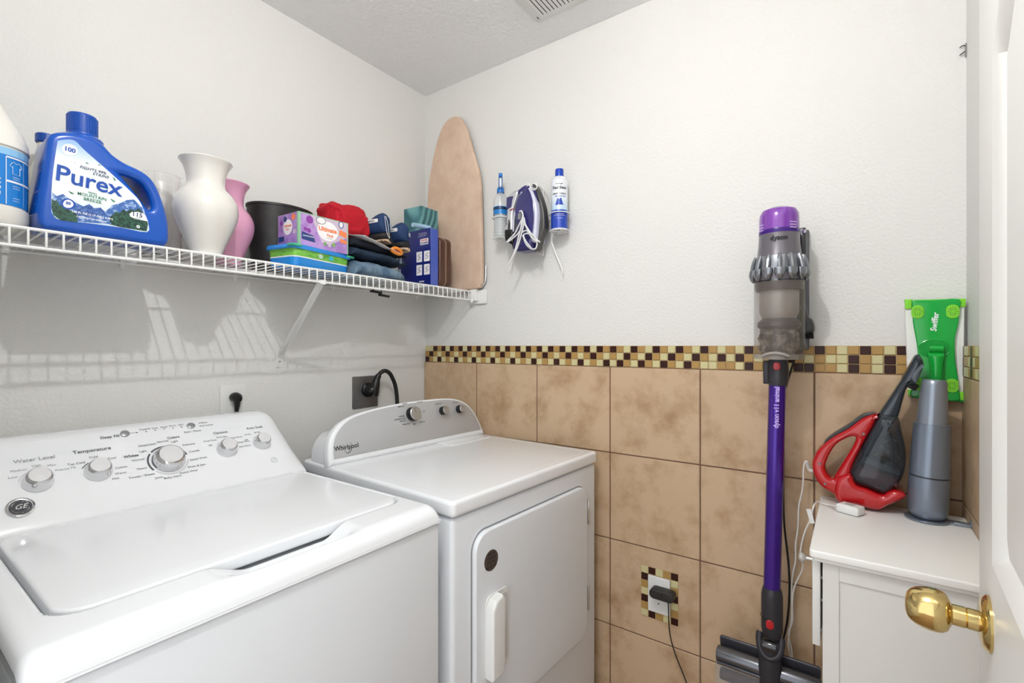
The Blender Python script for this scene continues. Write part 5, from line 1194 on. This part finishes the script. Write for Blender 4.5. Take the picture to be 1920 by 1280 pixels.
MB().lathe([(.0290, gz(796)), (.0275, gz(770)), (.0235, gz(722)), (.0225, gz(714)), (.0195, gz(711)), (0, gz(710.5))], 44, T=LT_).ob('nose_cover', SG, gs)
MB().merge(plate([circ(0, 0, .042, 44)], .0035, .001), 0, Tt(z=.002)).ob('base_plate', SG2, gs)
MB().box((-.014, -.082, 0), (.014, -.03, .003), 0, bev=.001).box((-.014, -.082, 0), (.014, -.074, .012), 0, bev=.001).box((-.018, -.078, 0), (-.010, -.045, .007), 0, bev=.001).ob('base_hook', SG, gs)

# ------------------------------------------------------------------ green sweeper mop, head up, standing behind the cabinet
SX = -.035
so = onX(1755, 655, SX); SM = FB(so); SI = SM.inverted()
sw = thing('sweeper_mop', 'bright green flat sweeper mop with white pad, upside down in the corner', 'mop', SM)
def s2(lst): return [tuple((SI @ q)[:2]) for q in trX(lst, 1480, 540, K3, SX)]
pad = s2([(590, 60), (900, 52), (893, 572), (607, 545)])
WP = M('pad_white', 'eeeeea', .9, bump=(260, .4, .002)); LIM = M('lime_green', '7fd42f', .35, coat=.2); GRE = M('sweeper_green', '0ea63c', .22, coat=.4)
MB().merge(plate([pad], .014, .004, 3), 0, Tt(z=-.013)).ob('pad', WP, sw)
MB().merge(plate([s2([(588, 60), (900, 52), (900, 62), (590, 70)])], .020, .002), 0, Tt(z=-.012)).ob('pad_edge', LIM, sw)
for q in ([(590, 58), (626, 57), (624, 105), (590, 105)], [(866, 54), (902, 52), (902, 96), (866, 96)], [(862, 528), (893, 530), (890, 575), (862, 575)], [(604, 520), (640, 516), (640, 552), (607, 550)]):
    MB().merge(plate([s2(q)], .006, .001), 0, Tt(z=-.004)).ob('corner_clip', LIM, sw)
MB().merge(plate([sc_(s2([(624, 62), (745, 60), (866, 56), (868, 110), (862, 180), (848, 240), (844, 300), (848, 380), (858, 450), (864, 520), (862, 574), (740, 566), (622, 552), (630, 500), (648, 430), (656, 360), (652, 300), (642, 240), (630, 170)]), 3)], .012, .003), 0, Tt(z=.000)).ob('head_plate', GRE, sw)
MB().merge(plate([s2([(622, 545), (893, 572), (893, 584), (622, 558)])], .020, .002), 0, Tt(z=-.008)).ob('front_edge', M('sweeper_dark_green', '0a7a2c', .3), sw)
gl = M('gripper_dark', '3c7d20', .5)
for cx, cy in ((653, 122), (832, 120), (828, 497), (650, 488)):
    c_ = s2([(cx, cy)])[0]; m = MB().merge(plate([rrect(c_[0]-.0122, c_[1]-.0165, c_[0]+.0122, c_[1]+.0165, .0115, 8)], .003, .001), 0, Tt(z=.0072))
    for k in range(12):
        a = 2*math.pi*k/12; r0 = .003 if k % 2 else .0055
        m.add([(c_[0]+r0*math.cos(a-.15), c_[1]+r0*math.sin(a-.15), .0090), (c_[0]+.0105*math.cos(a-.03), c_[1]+.0130*math.sin(a-.03), .0090), (c_[0]+.0105*math.cos(a+.03), c_[1]+.0130*math.sin(a+.03), .0090), (c_[0]+r0*math.cos(a+.15), c_[1]+r0*math.sin(a+.15), .0090)], [(0, 1, 2, 3)], 1)
    m.ob('cloth_gripper', [LIM, gl], sw, smooth=False)
c_ = s2([(740, 312)])[0]
MB().tube([(c_[0]+.030*math.cos(a), c_[1]+.022*math.sin(a)+.002, .0055) for a in [2*math.pi*k/40 for k in range(40)]], .0020, 8, closed=True).ob('socket_ring', GRE, sw)
MB().merge(plate([circ(c_[0], c_[1]+.002, .0275, 36, .0205)], .004), 0, Tt(z=.0052)).ob('socket_dish', M('sweeper_mid_green', '0b9636', .25), sw)
MB().lathe([(.0085, -.013), (.0085, .013)], 20, T=Tt(c_[0]+.002, c_[1]+.001, .016, ry=90)).ob('pivot_barrel', GRE, sw)
nb = s2([(745, 345), (745, 400), (745, 470)])
m = MB().loft([[(nb[0][0]+x*.0150, nb[0][1]+.010, .012+z*.005) for x, z in circ(0, 0, 1, 24)], [(nb[0][0]+x*.0155, nb[0][1], .018+z*.009) for x, z in circ(0, 0, 1, 24)], [(nb[1][0]+x*.0120, nb[1][1]+.004, .020+z*.0100) for x, z in circ(0, 0, 1, 24)], [(nb[1][0]+x*.0115, nb[2][1], .020+z*.0115) for x, z in circ(0, 0, 1, 24)], [(nb[1][0]+x*.0115, nb[2][1]-.02, .016+z*.0115) for x, z in circ(0, 0, 1, 24)]])
m.ob('neck', GRE, sw)
MB().lathe([(.0100, .02-so.z), (.0100, nb[2][1]-.018)], 20, T=Tt(nb[1][0], 0, .008) @ UP).ob('handle_pole', M('pole_grey', 'a6adb2', .3, .7), sw)
MB().merge(text('Sweeper' if False else 'Swiffer', .0165, .0004, .15), 0, Tt(*s2([(741, 174)])[0], .0068, rz=84)).ob('logo', INKW, sw, smooth=False)
